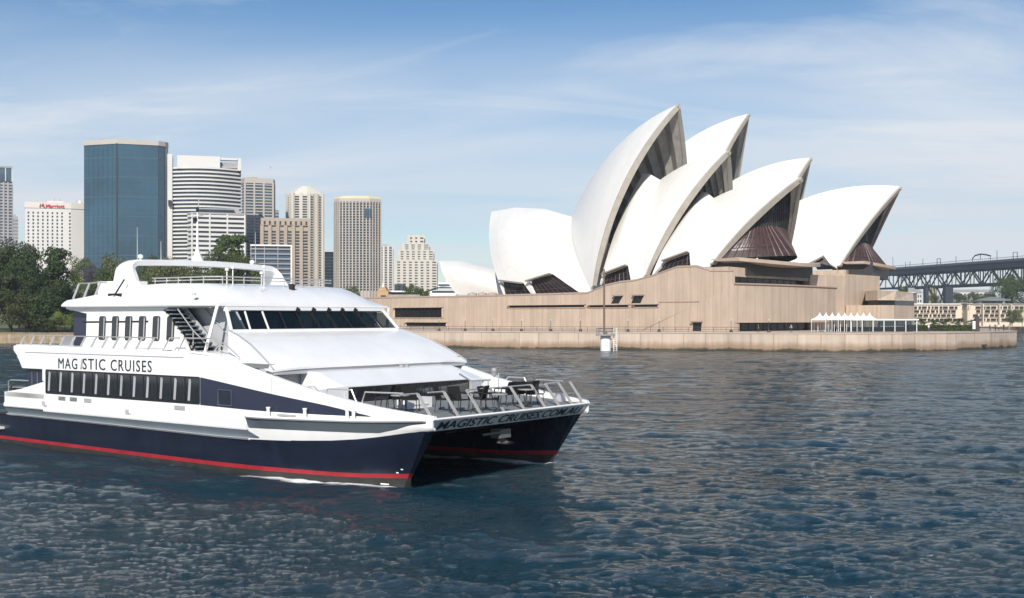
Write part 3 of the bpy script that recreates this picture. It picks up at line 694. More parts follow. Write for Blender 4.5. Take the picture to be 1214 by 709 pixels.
# lamp posts and rail along the wall
m_post = mat('dark_bronze', (0.055, 0.045, 0.04), 0.5); m_steel = mat('stainless', (0.55, 0.55, 0.55), 0.3, 1.0)
rail = thing('guard_rail', 'thin dark guard rail along the top of the stone sea wall', 'railing', on_edge(700))
b = MB(); ins = Vector((0.3, 0.9, 0)); pts = [on_edge(px) + ins for px in range(440, 890, 15)]
for z in (0.55, 1.02): b.tube([p + Vector((0, 0, z)) for p in pts], 0.035, 4)
part(b, 'rail', m_post, rail)
for p in pts: b = MB(); b.tube([p, p + Vector((0, 0, 1.02))], 0.04, 4); part(b, 'post', m_post, rail)
ordn = ['first', 'second', 'third', 'fourth', 'fifth', 'sixth', 'seventh', 'eighth', 'ninth', 'tenth', 'eleventh', 'twelfth']
lps = [518, 549, 582, 616, 651, 686.5, 743, 780, 866, 911]
proto = None
for i, px in enumerate(lps):
    p = on_edge(px) + Vector((0.4, 1.4, -0.1)); lb = f'slim lamp post on the sea wall walk, {ordn[i]} from the left'
    if proto is None:
        proto = thing('lamp_post', lb, 'lamp post', p, 0, 'lamp posts along the sea wall walk')
        b = MB(); b.lathe([(0.0, 0), (0.32, 0), (0.36, 0.35), (0.22, 0.62), (0.0, 0.66)], n=10); b.build('base', m_post, proto, smooth=40)
        b = MB(); b.tube([(0, 0, .6), (0, 0, 2.5)], 0.05, 6); b.build('pole', m_post, proto)
        b = MB(); b.lathe([(0.0, 2.42), (0.13, 2.45), (0.13, 2.7), (0.0, 2.75)], n=8); b.build('lamp', mat('lamp_glass', (.6, .58, .5), .3), proto)
    else:
        c = copy_tree(proto); c.location = p; c['label'] = lb

# harbour marker standing in the water before the wall
mk = thing('harbour_marker', 'white round harbour marker with ladder and tall brown pole before the sea wall', 'marker', (*at(718, 409, 226).xy, 0))
mx_, my_ = mk.location.x, mk.location.y
b = MB(); b.lathe([(0, -2), (1.05, -2), (1.05, 2.9), (0.85, 3.0), (0, 3.0)], n=16); b.build('pile', m_white, mk, smooth=40)
b = MB(); b.lathe([(0, 3.0), (1.9, 3.0), (1.9, 3.25), (0, 3.25)], n=16); b.build('platform', m_conc, mk)
b = MB(); b.tube([(-0.3, 0, 3.2), (-0.3, 0, 16.2)], [0.2, 0.16], 8); b.build('pole', mat('pole_brown', (.16, .11, .085), .6), mk, smooth=60)
b = MB()
for k in range(8):
    a = k / 8 * 2 * math.pi; b.tube([(1.8 * math.cos(a), 1.8 * math.sin(a), 3.2), (1.8 * math.cos(a), 1.8 * math.sin(a), 4.4)], .05, 4)
for z in (3.8, 4.4): b.tube([(1.8 * math.cos(k / 16 * 2 * math.pi), 1.8 * math.sin(k / 16 * 2 * math.pi), z) for k in range(17)], .05, 4)
b.build('guard_rail', m_steel, mk)
b = MB()
for x in (1.55, 2.2): b.tube([(x, -.4, -1), (x, -.4, 4.6)], .07, 4)
for k in range(12): b.tube([(1.55, -.4, .1 + k * .38), (2.2, -.4, .1 + k * .38)], .045, 4)
b.tube([(0.9, 0, 2.6), (2.2, -.4, 0.8)], .07, 4); b.build('ladder', m_white, mk)

# white marquees and the glass shelter beside them
m_tent = mat('tent_fabric', (0.82, 0.82, 0.80), 0.7, var=0.03)
proto = None; tents = [(972 + i * 7.4) for i in range(9)]
for i, px in enumerate(tents):
    q = at(px, 392, 246 + i * 1.2); q.z = 3.5; lb = f'white peaked marquee tent on the sea wall walk, {ordn[i]} in the row from the left'
    if proto is None:
        proto = thing('marquee', lb, 'marquee', q, R(-25), 'white peaked marquees in a row'); s = 1.55
        b = MB(); pr = [(1, 2.55), (1, 2.75), (.55, 3.05), (.22, 3.5), (.03, 4.0), (.015, 4.3)]
        b.loft([[(sx * s * k, sy * s * k, z) for sx, sy in ((-1,-1),(0,-1),(1,-1),(1,0),(1,1),(0,1),(-1,1),(-1,0))] for k, z in pr]); b.build('tent_roof', m_tent, proto)
        for sx, sy in ((-1,-1),(1,-1),(1,1),(-1,1)):
            b = MB(); b.tube([(sx * s * .96, sy * s * .96, 0), (sx * s * .96, sy * s * .96, 2.6)], .06, 5); b.build('leg', m_white, proto)
    else:
        c = copy_tree(proto); c.location = q; c['label'] = lb
sh = thing('glass_shelter', 'long low glass shelter with a flat white roof beside the marquees', 'shelter', at(1030, 392, 250) * 1.0); sh.location.z = 3.5
b = MB(); b.box(-9, 11, 0, 5, 2.5, 2.75); b.build('roof', m_tent, sh)
g = glass_mat('clear_glass', (.20, .23, .23), .09)
b = MB(); b.box(-8.6, 10.6, .3, .36, .1, 2.48); b.build('glass_front', g, sh)
for x in np.linspace(-8.6, 10.6, 9): b = MB(); b.box(x - .07, x + .07, .18, .3, 0, 2.5); b.build('post', m_white, sh)
b = MB(); b.box(-8.5, 10.5, 3, 3.2, 0, 1.0); b.build('counter', m_mull, sh)

# hedge, sign and walkers at the tip of the broadwalk
m_hedge = mat('hedge_leaves', (0.045, 0.065, 0.022), 0.9, var=0.45, scale=1.5, bump=1.0, bscale=6)
def leafy_box(name, label, cat, c, sx, sy, sz, n, rz=0):
    t = thing(name, label, cat, c, rz); b = MB()
    r = random.Random(hash(label) % 1000)
    for _ in range(n):
        f = r.random(); x, y, z = (r.uniform(-sx, sx), r.uniform(-sy, sy), r.uniform(0.05, sz))
        if f < .45: z = sz * r.uniform(.85, 1.08)
        elif f < .8: y = -sy * r.uniform(.8, 1.05)
        s = r.uniform(.1, .22); u = Vector((r.gauss(0,1), r.gauss(0,1), r.gauss(0,1))).normalized(); v = u.orthogonal().normalized() * s; w = u.cross(v)
        p = Vector((x, y, z)); b.add([p - v, p + w, p + v, p - w], [(0, 1, 2, 3)])
    b.build('leaves', m_hedge, t, normals=False)
    b = MB(); b.box(-sx * .96, sx * .96, -sy * .8, sy * .8, 0, sz * .85); b.build('core', m_hedge, t); return t
q = at(1116, 390, 262); q.z = 3.5
leafy_box('hedge', 'low clipped green hedge on the walk left of the white sign', 'hedge', q, 8.2, 1.6, 1.25, 2600)
q = at(1157, 392, 252); q.z = 3.5
t = thing('sign_board', 'upright white sign board on a dark frame at the tip of the walk', 'sign', q)
b = MB(); b.box(-.75, -.15, -.1, .0, .55, 2.3); b.build('panel', m_white, t)
b = MB(); b.box(-.1, .75, -.06, .3, 0, 3.4); b.build('pillar', m_post, t)

# ============================================================ walkers on the broadwalk (small in the picture)
def person(label, p, rz, shirt, trousers, pose=0, h=1.72, sit=False, hair=(0.03, 0.02, 0.015), group=None):
    k = h / 1.72; st = 0.16 * pose
    J = dict(pel=(0,0,.93), che=(0,.0,1.25), nec=(0,0,1.46), head=(0,-.02,1.60), top=(0,-.01,1.70))
    V = []; E = []; Rr = []
    def add(q, r, par=None):
        V.append(tuple(c * k for c in q)); Rr.append(r * k)
        if par is not None: E.append((par, len(V) - 1))
        return len(V) - 1
    pel = add(J['pel'], .145); wa = add((0,0,1.08), .125, pel); ch = add(J['che'], .15, wa); ne = add((0,0,1.44), .06, ch)
    hd = add((0,-.015,1.55), .085, ne); h2 = add((0,-.01,1.64), .085, hd)
    for s in (-1, 1):
        hip = add((s*.095, 0, .86), .095, pel); kn = add((s*.1, -s*st*.8, .48), .062, hip); an = add((s*.1, s*st*-1.1+.02, .08), .045, kn); add((s*.11, s*st*-1.1-.14, .04), .035, an)
        sh = add((s*.19, 0, 1.39), .062, ch); el = add((s*.25, s*st*.7, 1.12), .045, sh); wr = add((s*.24, s*st*1.0-.12, .92), .034, el); add((s*.235, s*st*1.0-.17, .83), .03, wr)
    me = bpy.data.meshes.new('body'); me.from_pydata(V, E, [])
    o = bpy.data.objects.new('person', me); col.objects.link(o)
    md = o.modifiers.new('skin', 'SKIN'); md.use_smooth_shade = True
    for i, r in enumerate(Rr): me.skin_vertices[0].data[i].radius = (r, r * (.78 if i in (0,1,2) else 1))
    me.skin_vertices[0].data[0].use_root = True
    sb = o.modifiers.new('sub', 'SUBSURF'); sb.levels = 1; sb.render_levels = 1
    dg = bpy.context.evaluated_depsgraph_get(); nm = bpy.data.meshes.new_from_object(o.evaluated_get(dg)); o.modifiers.clear(); o.data = nm
    skin = mat('skin', (.42, .26, .18), .6); hr = mat('hair_%d' % int(hair[0]*1000), hair, .7); sm = mat('shirt_%d_%d_%d' % tuple(int(c*99) for c in shirt), shirt, .9); tm = mat('trousers_%d_%d_%d' % tuple(int(c*99) for c in trousers), trousers, .9)
    nm.materials.clear()
    for m in (skin, sm, tm, hr): nm.materials.append(m)
    for f in nm.polygons:
        c = f.center / k; f.use_smooth = True
        f.material_index = 3 if (c.z > 1.64 or (c.z > 1.52 and c.y > .035)) else 0 if c.z > 1.44 or (abs(c.x) > .17 and c.z < 1.16) or c.z < .06 else 1 if c.z > .95 else 2
    o.location = p; o.rotation_euler = (0, 0, rz)
    return tag(o, label, 'person', group)
def walk_pt(px, Y): q = at(px, 390, Y); q.z = 3.5; return q
person('person in a dark jacket walking just right of the white sign board', walk_pt(1173.5, 256), 1.2, (.03,.03,.04), (.04,.04,.06), 1)
person('person in a white top standing among the group at the end of the walk', walk_pt(1184, 258), -.6, (.7,.68,.66), (.05,.05,.08), 0)
person('person in a brown shirt with dark trousers beside the one in white', walk_pt(1180, 259), 2.2, (.2,.12,.08), (.03,.03,.04), .6)
person('person in black at the right of the group near the tip', walk_pt(1190, 259), -1.4, (.02,.02,.025), (.02,.02,.03), .8)
person('person in a pale pink top nearest the right end of the walk', walk_pt(1196.5, 258), 1.5, (.6,.42,.38), (.3,.28,.25), 1)
person('person in a white shirt standing before the long hedge', walk_pt(1101, 244), .4, (.75,.73,.7), (.1,.1,.14), .2)
person('person in dark clothes outside the dark ground floor glazing', walk_pt(899, 236), .9, (.04,.04,.05), (.05,.05,.05), .9)
person('person in a grey shirt walking left of the marquees', walk_pt(938, 238), -1.2, (.35,.36,.38), (.06,.06,.09), 1)

# ============================================================ city towers beyond the gardens
m_cw = mat('city_white', (0.60, 0.59, 0.56), 0.7, var=0.05, scale=0.05)
m_cc = mat('city_cream', (0.55, 0.52, 0.455), 0.75, var=0.06, scale=0.05)
m_ct = mat('city_tan', (0.37, 0.305, 0.24), 0.8, var=0.08, scale=0.05)
m_cg = mat('city_grey', (0.34, 0.34, 0.34), 0.7, var=0.08, scale=0.05)
m_cb = mat('city_beige', (0.44, 0.405, 0.36), 0.8, var=0.06, scale=0.05)
m_wd = mat('window_dark', (0.035, 0.045, 0.055), 0.12, var=0.5, scale=0.12, spec=0.4)
m_wb = mat('window_blue', (0.05, 0.085, 0.12), 0.12, var=0.4, scale=0.1, spec=0.7)
def blue_glass():
    m = mat('blue_curtain_glass', (0.014, 0.062, 0.098), 0.1, var=0.3, scale=0.03, spec=0.9)
    nt = m.node_tree; b = nt.nodes['Principled BSDF']; src = b.inputs['Base Color'].links[0].from_socket
    g = N(nt, 'ShaderNodeTexCoord'); sp = N(nt, 'ShaderNodeSeparateXYZ'); nt.links.new(g.outputs['Object'], sp.inputs[0])
    a = N(nt, 'ShaderNodeMath', operation='DIVIDE'); nt.links.new(sp.outputs[2], a.inputs[0]); a.inputs[1].default_value = 3.6
    fr = N(nt, 'ShaderNodeMath', operation='FRACT'); nt.links.new(a.outputs[0], fr.inputs[0])
    lt = N(nt, 'ShaderNodeMath', operation='GREATER_THAN'); nt.links.new(fr.outputs[0], lt.inputs[0]); lt.inputs[1].default_value = 0.25
    mr = N(nt, 'ShaderNodeMapRange'); mr.inputs[3].default_value = 0.92; mr.inputs[4].default_value = 1.03; nt.links.new(lt.outputs[0], mr.inputs[0])
    fl = N(nt, 'ShaderNodeMath', operation='FLOOR'); nt.links.new(a.outputs[0], fl.inputs[0])
    vm = N(nt, 'ShaderNodeVectorMath', operation='SCALE'); nt.links.new(src, vm.inputs[0]); nt.links.new(mr.outputs[0], vm.inputs['Scale']); nt.links.new(vm.outputs[0], b.inputs['Base Color'])
    return m
m_bg = blue_glass()
GZ = 2.2

class Tower:
    "a tower in its own axes: plan outline (counter-clockwise, front along -y), base on the ground"
    def __init__(s, name, label, px, top, Y, plan_px, rz=0.0, cat='tower'):
        p = at(px, 377, Y); s.u = Y / 1350           # metres per pixel of the photograph here
        s.z1 = at(px, top, Y).z - GZ; s.Y = Y
        s.root = thing(name, label, cat, (p.x, Y, GZ), rz + math.atan2(-p.x, Y)); s.plan = [(x * s.u, y * s.u) for x, y in plan_px]
    def H(s, py): return EYE + (377 - py) * s.u - GZ
    def off(s, k):
        "outline pushed outwards by k metres"
        n = len(s.plan); out = []
        for i in range(n):
            p0, p1, p2 = (Vector(s.plan[(i + d) % n]) for d in (-1, 0, 1))
            e1, e2 = (p1 - p0).normalized(), (p2 - p1).normalized(); n1, n2 = Vector((e1.y, -e1.x)), Vector((e2.y, -e2.x))
            m = n1 + n2; m = m.normalized() if m.length > 1e-6 else n1
            out.append(p1 + m * (k / max(0.3, m.dot(n1))))
        return out
    def body(s, z0, z1, m, name='wall', k=0.0):
        g = MB(); o = s.off(k); g.loft([[(p.x, p.y, z0) for p in o], [(p.x, p.y, z1) for p in o]]); return g.build(name, m, s.root)
    def bands(s, z0, z1, n, frac, m, name='window_band', k=0.12, closed=True, skip=()):
        o = s.off(k); step = (z1 - z0) / n
        for i in range(n):
            if i in skip: continue
            g = MB(); a = z0 + step * (i + .5 - frac / 2); b = a + step * frac
            g.loft([[(p.x, p.y, a) for p in o], [(p.x, p.y, b) for p in o]]); g.build(name, m, s.root)
    def edge_pts(s, spacing, k=0.2, edges=None):
        o = s.off(k); n = len(o); r = []
        for i in range(n):
            if edges is not None and i not in edges: continue
            a, b = o[i], o[(i + 1) % n]; L = (b - a).length; c = max(1, round(L / spacing)); d = (b - a).normalized()
            for q in range(c + (1 if edges is not None else 0)): r.append((a + (b - a) * q / c, d))
        return r
    def piers(s, z0, z1, spacing, w, m, k=0.1, dep=0.5, edges=None, name='wall_piers'):
        g = MB()
        for p, d in s.edge_pts(spacing, k, edges):
            nx = Vector((d.y, -d.x)); a = p - d * w / 2 - nx * dep * .5; b = p + d * w / 2 + nx * dep * .5
            c = [p - d*w/2 - nx*dep/2, p + d*w/2 - nx*dep/2, p + d*w/2 + nx*dep/2, p - d*w/2 + nx*dep/2]
            g.loft([[(q.x, q.y, z0) for q in c], [(q.x, q.y, z1) for q in c]])
        return g.build(name, m, s.root)
    def rbox(s, x0, x1, y0, y1, py0, py1, m, name):
        g = MB(); u = s.u; g.box(x0*u, x1*u, y0*u, y1*u, s.H(py0), s.H(py1)); return g.build(name, m, s.root)
def arcplan(w, d, bow, n=9):
    "front bowed towards us by bow, back straight"
    pts = [(-w/2 + w*i/(n-1), -d/2 - bow*math.sin(math.pi*i/(n-1))) for i in range(n)]
    return pts + [(w/2, d/2), (-w/2, d/2)]
rect = lambda w, d: [(-w/2, -d/2), (w/2, -d/2), (w/2, d/2), (-w/2, d/2)]

# grey tower cut by the left edge
t = Tower('office_tower', 'grey ribbed tower at the left edge with a darker glass crown', -1, 198, 900, rect(28, 26), 0)
t.body(0, t.H(218), m_cg); t.bands(t.H(377), t.H(219), 44, .5, m_wd); t.piers(0, t.H(217), 3.2, 1.3, m_cg)
t.body(t.H(216.5), t.H(200), m_wb, 'glass_crown', -.4); t.piers(t.H(216), t.H(199), 4.2, .7, m_cw, -.2, .6, name='crown_posts'); t.body(t.H(200), t.H(198), m_cg, 'roof', .3)
t = Tower('office_block', 'narrow plain grey block just right of the ribbed tower', 16.5, 257, 1000, rect(9, 12))
t.body(0, t.z1, m_cg); t.bands(0, t.z1 - 2, 30, .35, mat('block_window', (.2, .21, .22), .3)); t.rbox(-3, 2, -3, 3, 257, 254.5, m_cg, 'roof_plant')

# white hotel with red sign
t = Tower('hotel_tower', 'white hotel slab with rows of small dark windows and a red rooftop sign', 67, 241, 780, [(-34, -6), (16, -11), (34.5, -7), (34.5, 14), (-34, 14)], 0, 'hotel')
t.body(0, t.H(248), m_cw, k=0); t.body(t.H(248), t.H(241), mat('city_ivory', (.62, .58, .52), .7, var=.04), 'parapet', .4)
u = t.u; a, b = [Vector((x*u, y*u)) for x, y in ((-34, -6), (16, -11))]; d = (b - a).normalized(); nn = Vector((d.y, -d.x)); L = (b - a).length
cols = [2.6 + i * 5.25 for i in range(8)] + [48.0]
cells = [(c, r) for r in range(14) for c in cols]
def pane(c, r):
    p = a + d * c * u; z = t.H(252.4 + r * 4.15); w, h = 1.75 * u, 2.3 * u
    return [(p.x + nn.x*.06, p.y + nn.y*.06, z - h), (p.x + d.x*w + nn.x*.06, p.y + d.y*w + nn.y*.06, z - h), (p.x + d.x*w + nn.x*.06, p.y + d.y*w + nn.y*.06, z), (p.x + nn.x*.06, p.y + nn.y*.06, z)]
for c, r in cells[:96]: MB().prism(pane(c, r), (-nn.x*.3, -nn.y*.3, 0)).build('window', m_wd, t.root)
g = MB()
for c, r in cells[96:]: g.prism(pane(c, r), (-nn.x*.3, -nn.y*.3, 0))
g.build('window', m_wd, t.root)['kind'] = 'stuff'
m_red = mat('red_letters', (0.55, 0.02, 0.04), 0.5)
p0 = a + d * 22.5 * u; zz_ = t.H(247.2)
sg = text_mesh(20.5 * u, 'Marriott', 1, lambda x, y, z: (p0.x + d.x*x + nn.x*(.75+z), p0.y + d.y*x + nn.y*(.75+z), zz_ + y * 5.6 * u), m_red, 'sign_lettering', t.root, .3, bold=.02)
g = MB(); pm = a + d * 16.0 * u; M2 = lambda x, z: (pm.x + d.x*x*u + nn.x*.9, pm.y + d.y*x*u + nn.y*.9, zz_ + z*u)
g.tube([M2(0, .2), M2(1.0, 4.2), M2(2.2, 1.2), M2(3.4, 4.6), M2(4.3, .4), M2(5.2, .2)], .42, 5); g.build('sign_emblem', m_red, t.root)
t.rbox(-10, 8, -2, 8, 241, 238.6, m_cw, 'roof_plant')
b_ = MB(); b_.lathe([(0, 0), (1.6*u, .2*u), (2.0*u, 2.2*u), (1.2*u, 4*u), (0, 4.6*u)], (26*u, 2*u, t.H(241)), 12); b_.build('satellite_dome', m_white, t.root, smooth=60)
b_ = MB()
for x in (-2, 4, 22): b_.tube([(x*u, 0, t.H(241)), (x*u, 0, t.H(235))], .12, 4)
b_.build('antenna', m_cg, t.root)

# blue glass tower
t = Tower('glass_tower', 'tall dark blue glass tower with an angled corner and a beige end strip', 149.5, 167, 760, [(-47, 16), (-10, -12), (36, -12), (43.5, -6), (47, 0), (47, 26), (-40, 30)])
o = t.body(0, t.H(172), m_bg, 'glass_facade')
t.body(t.H(172.6), t.H(167), m_cb, 'parapet', .6)
g = MB(); o = t.off(.5)
for i, w in ((3, 3.6),):
    a_, b_ = o[i], o[i+1]; g.prism([(a_.x, a_.y, 0), (b_.x, b_.y, 0), (b_.x, b_.y + 2, 0), (a_.x, a_.y + 2, 0)], (0, 0, t.H(172)))
g.build('end_pier', m_cb, t.root)
g = MB(); pp = o[1]; g.box(pp.x - .5, pp.x + .5, pp.y - .1, pp.y + 1, 0, t.H(172)); g.build('corner_rib', mat('dark_rib', (.015, .03, .045), .4), t.root)
t.piers(0, t.H(172), 4.0, .16, mat('blue_mullion', (.018, .05, .07), .3), .02, .14, edges=(0, 1, 2), name='mullions')
for i in range(6): t.bands(t.H(172) - 2.5 - (i+1) * 13, t.H(172) - 2.5 - i * 13, 1, .06, mat('blind_grey', (.035, .085, .115), .4), 'blind_row', .03)
t.rbox(-30, 20, 2, 18, 167, 165, m_cg, 'roof_plant')

# big white curved tower
t = Tower('office_tower', 'large white tower with a bowed banded front and a notch at its top right', 243, 189, 740, arcplan(81, 34, 15, 17))
t.body(0, t.H(202), m_wd, 'glass_core', -.3)
n = 27
for i in range(n):
    z = t.H(320) + (t.H(204) - t.H(320)) * i / (n-1); g = MB(); o = t.off(.45); g.loft([[(p.x, p.y, z) for p in o], [(p.x, p.y, z + 1.05) for p in o]]); g.build('spandrel_band', m_cw, t.root)
t.rbox(-42, -36.5, -22, 17, 330, 187, m_cw, 'end_wall'); t.rbox(-31, 17, -26, 17, 204, 188.6, m_cw, 'parapet'); t.rbox(37, 41, -24, 17, 204, 189.4, m_cw, 'parapet'); t.rbox(17, 37, -20, 17, 201, 198.4, m_cg, 'roof_floor')
t.rbox(17, 37, -6, 17, 199, 192.5, m_cg, 'roof_plant'); t.rbox(17, 37, -25, -17, 192.2, 189.8, m_cw, 'roof_beam')
for x, y, w in ((-8, 231, 6), (-8, 248, 7), (-41, 241, 4.0)): t.rbox(x, x + w, -27.2, -20, y + 6, y, m_wd, 'plant_opening')

# white mid-rise in front of it
t = Tower('apartment_block', 'white banded mid-rise with a dark glass left end before the bowed tower', 257, 248, 700, [(-33, 4), (-28, -6), (32, -2), (34, 14), (-33, 16)])
t.body(0, t.H(254), m_wd, 'glass_core', -.3); t.bands(t.H(330), t.H(254), 14, .52, m_cw, 'balcony_band', .4)
t.body(t.H(254.5), t.H(252.5), m_cg, 'roof', .5); t.rbox(-24, 26, 0, 12, 253, 247, m_cg, 'roof_plant'); t.piers(0, t.H(254), 9, .9, m_cw, .2, .8, edges=(1, 2)); t.rbox(-22, 20, -6, 0, 250, 248.7, m_wb, 'roof_glass')

t = Tower('office_tower', 'pale tower with a blue glass left side behind the tan block', 306, 212, 800, [(-19, 8), (-15, -8), (17, -4), (19, 14), (-19, 16)])
t.body(0, t.H(217), m_wb, 'glass_core', -.3); t.bands(t.H(330), t.H(218), 32, .34, m_cb, 'spandrel_band', .3); t.body(t.H(218), t.H(212), m_cb, 'parapet', .5)
t.piers(0, t.H(217), 6.5, 1.2, m_cb, .2, .9, edges=(1, 2)); t.rbox(-13, 0, 0, 8, 212, 210, m_ct, 'roof_plant')
t = Tower('office_tower', 'thin glass tower peeping out behind the pale tower', 326, 250, 1100, rect(9, 12)); t.body(0, t.z1, m_wb, 'glass_core'); t.bands(0, t.z1, 36, .35, m_cg, 'spandrel_band'); t.rbox(-2, 2, -2, 2, 250, 248, m_cg, 'roof_plant')

# cream tower with a rounded crown
t = Tower('apartment_tower', 'cream tower with vertical ribs and a rounded pale crown', 362, 231, 840, [(-21, 2), (-14, -10), (4, -12), (20, -6), (20, 12), (-21, 12)])
t.body(0, t.H(231), m_cc); t.bands(t.H(340), t.H(233), 36, .6, m_wd, 'window_band', .1)
t.piers(0, t.H(230), 5.6, 2.5, m_cc, .2, 1.0, edges=(0, 1, 2, 3)); t.piers(0, t.H(231), 3.2, .9, m_ct, .25, .8, edges=(2,), name='dark_ribs')
for k, (y0, y1) in ((.90, (231, 227)), (.62, (227, 223.4)), (.36, (223.4, 221))):
    g = MB(); g.loft([[(p[0]*k, p[1]*k, t.H(y0)) for p in t.plan], [(p[0]*k*.9, p[1]*k*.9, t.H(y1)) for p in t.plan]]); g.build('crown', m_cc, t.root)
t = Tower('apartment_block', 'tan brick block with tall arched ribs between the pale and cream towers', 338.5, 260, 740, rect(53, 26), 0)
t.body(0, t.H(263), m_ct, k=-.2); t.bands(t.H(345), t.H(274), 20, .55, m_wd, 'window_band', .0)
t.piers(0, t.H(268), 5.0, 2.2, m_ct, .3, 1.4); t.body(t.H(268.5), t.H(260), m_ct, 'parapet', 1.0)
g = MB()
for i in range(9):
    x = (-24 + i * 6) * t.u; g.box(x - 1.0*t.u, x + 1.0*t.u, -13*t.u - 1.25, -13*t.u - .9, t.H(267.5), t.H(263.5))
g.build('arched_opening', m_wd, t.root)
# low glass block with white frame
t = Tower('apartment_block', 'low grey glass apartment block in a thin white frame', 321.5, 291, 560, rect(46, 20))
t.body(0, t.H(293), m_wb, 'glass_core', -.5); t.bands(t.H(345), t.H(293), 9, .22, m_cg, 'balcony_band', .5); t.piers(0, t.H(292), 7, .35, m_cg, .1, .6)
t.rbox(-24, 24, -12, 10, 292.5, 290.8, m_white, 'roof'); t.rbox(22.5, 24, -12, 10, 345, 292.5, m_white, 'frame_post'); t.bands(t.H(345), t.H(293), 9, .12, mat('blinds_pale', (.4, .42, .43), .6), 'blind_row', .05)

t = Tower('office_block', 'low grey office block between the cream tower and the beige tower', 389.5, 299, 900, rect(17, 14)); t.body(0, t.H(302), m_cb); t.bands(t.H(345), t.H(302), 12, .5, m_wb); t.body(t.H(302), t.H(299), mat('slate_roof', (.12, .14, .17), .6), 'roof', .3)
# beige gridded tower
t = Tower('office_tower', 'beige gridded tower with a chamfered front and pale yellow crown', 424, 233, 760, [(-27, 2), (-21, -6), (-6, -9), (14, -9), (27, -2), (27, 20), (-27, 20)])
t.body(0, t.H(238), m_cb, k=-.25); t.bands(t.H(345), t.H(241), 34, .66, m_wd, 'window_band', 0)
t.piers(0, t.H(240), 2.3, .72, m_cb, .2, .8, edges=(0, 1, 2, 3, 4)); t.body(t.H(240), t.H(236), m_cb, 'parapet', .4)
g = MB(); o = t.off(.3); g.loft([[(p.x, p.y, t.H(236)) for p in o], [(p.x*.97, p.y*.97, t.H(234.5)) for p in o], [(p.x*.8, p.y*.8, t.H(233)) for p in o]]); g.build('crown', mat('crown_yellow', (.60, .52, .33), .7), t.root)
t.rbox(8, 16, -10.2, -8.5, 259, 248, m_wb, 'plant_opening')
t = Tower('apartment_tower', 'slim pale tower right behind the beige gridded tower', 457.5, 292, 900, rect(15, 16)); t.body(0, t.z1, m_cb); t.bands(t.H(345), t.H(293), 18, .45, m_wd); t.piers(0, t.H(292), 3.4, 1.5, m_cw, .2, .7); t.rbox(-5, 3, -4, 4, 292, 290, m_cg, 'roof_plant')
# stepped cream block
t = Tower('apartment_tower', 'stepped cream apartment tower beside the small restaurant shells', 493.5, 281, 860, rect(47, 26))
for w, y0, y1, nb in ((47, 345, 309, 11), (39, 309, 297, 4), (29, 297, 289, 3), (17, 289, 280, 2)):
    t.plan = [(x*t.u, y*t.u) for x, y in rect(w, 26 - (47 - w) * .25)]
    t.body(t.H(y0) if y0 < 340 else 0, t.H(y1), m_cc, 'wall'); t.bands(t.H(y0), t.H(y1) - .6, nb, .42, m_wd, 'window_band', .08); t.piers(t.H(y0) if y0 < 340 else 0, t.H(y1) + .5, 4.2, 2.3, m_cc, .2, .6)
t.rbox(-4, 4, -3, 3, 281, 278.8, m_cc, 'roof_plant')

# low things between the city and the podium
def low(name, label, cat, x0, x1, y0, y1, Y, m, dep=12):
    a, b = at(x0, y0, Y), at(x1, y1, Y); r = thing(name, label, cat, ((a.x + b.x) / 2, Y, GZ)); w = (b.x - a.x) / 2
    g = MB(); g.box(-w, w, 0, dep, 0, b.z - GZ); g.build('wall', m, r); return r, w, b.z - GZ
r, w, h = low('gatehouse', 'small orange stone gatehouse at the podium end', 'building', 446.5, 460.5, 377, 345, 420, mat('orange_stone', (.50, .31, .17), .8))
g = MB(); g.prism([(-w*.75, -.1, h), (w*.75, -.1, h), (w*.4, -.1, h + 1.5), (-w*.4, -.1, h + 1.5)], (0, 8, 0)); g.build('roof', mat('orange_stone', 0), r)
g = MB(); g.tube([(0, 2, h + 1.4), (0, 2, h + 3.2)], [.5, .15], 8); g.build('finial', m_white, r); g = MB(); g.box(-w*.3, w*.6, -.08, 0, h - 2.8, h - 1.6); g.build('window', m_wd, r)
r, w, h = low('pavilion', 'long low pavilion with a thin white roof beyond the podium', 'pavilion', 457, 490, 377, 346.4, 470, m_ct)
g = MB(); g.box(-w - .6, w + 1, -2, 13, h, h + .55); g.build('roof', m_white, r); g = MB(); g.box(-w * .9, w * .9, -.1, 0, h - 1.3, h - .2); g.build('window_band', m_wd, r)
r, w, h = low('ferry_terminal', 'white terminal building with rounded roof and dome left of the small shells', 'terminal', 507, 541, 377, 344, 480, m_white)
g = MB(); g.loft([[(x, y, z) for y in (-1, 14)] for x, z in ((-w - 1, h - .6), (-w*.5, h + 1.0), (0, h + 1.5), (w + 1, h + 1.2))] , closed=False, caps=False); g.build('roof', m_white, r)
g = MB(); g.box(-w*.7, w, -.15, 0, h - 1.1, h - .2); g.build('window_band', m_wb, r)
g = MB(); g.box(-w*.3, w, 2, 12, h + 1.1, h + 3.2); g.build('upper_deck', m_white, r); g = MB(); g.box(-w*.28, w*.98, 1.9, 2.1, h + 1.7, h + 2.6); g.build('window_band', m_wb, r)
g = MB(); g.lathe([(0, 0), (2.2, 0), (2.4, 1.5), (1.6, 3.0), (0, 3.6)], (w*.55, 6, h + 3.2), 14); g.build('dome', m_white, r, smooth=50)

# bird
bd = thing('seagull', 'small pale bird in flight above the towers', 'bird', at(320.5, 199, 300))
b = MB(); b.lathe([(0, -.02), (.10, .1), (.12, .3), (.05, .55), (0, .62)], n=8); b.v = [(p[2] - .3, p[0], p[1]) for p in b.v]; b.build('body', m_white, bd, smooth=60)
for s in (-1, 1): MB().prism([(0, s*.08, .05), (.2, s*.08, .05), (.12, s*.55, .28), (-.05, s*1.0, .18)], (0, 0, .02)).build('wing', m_cw, bd)

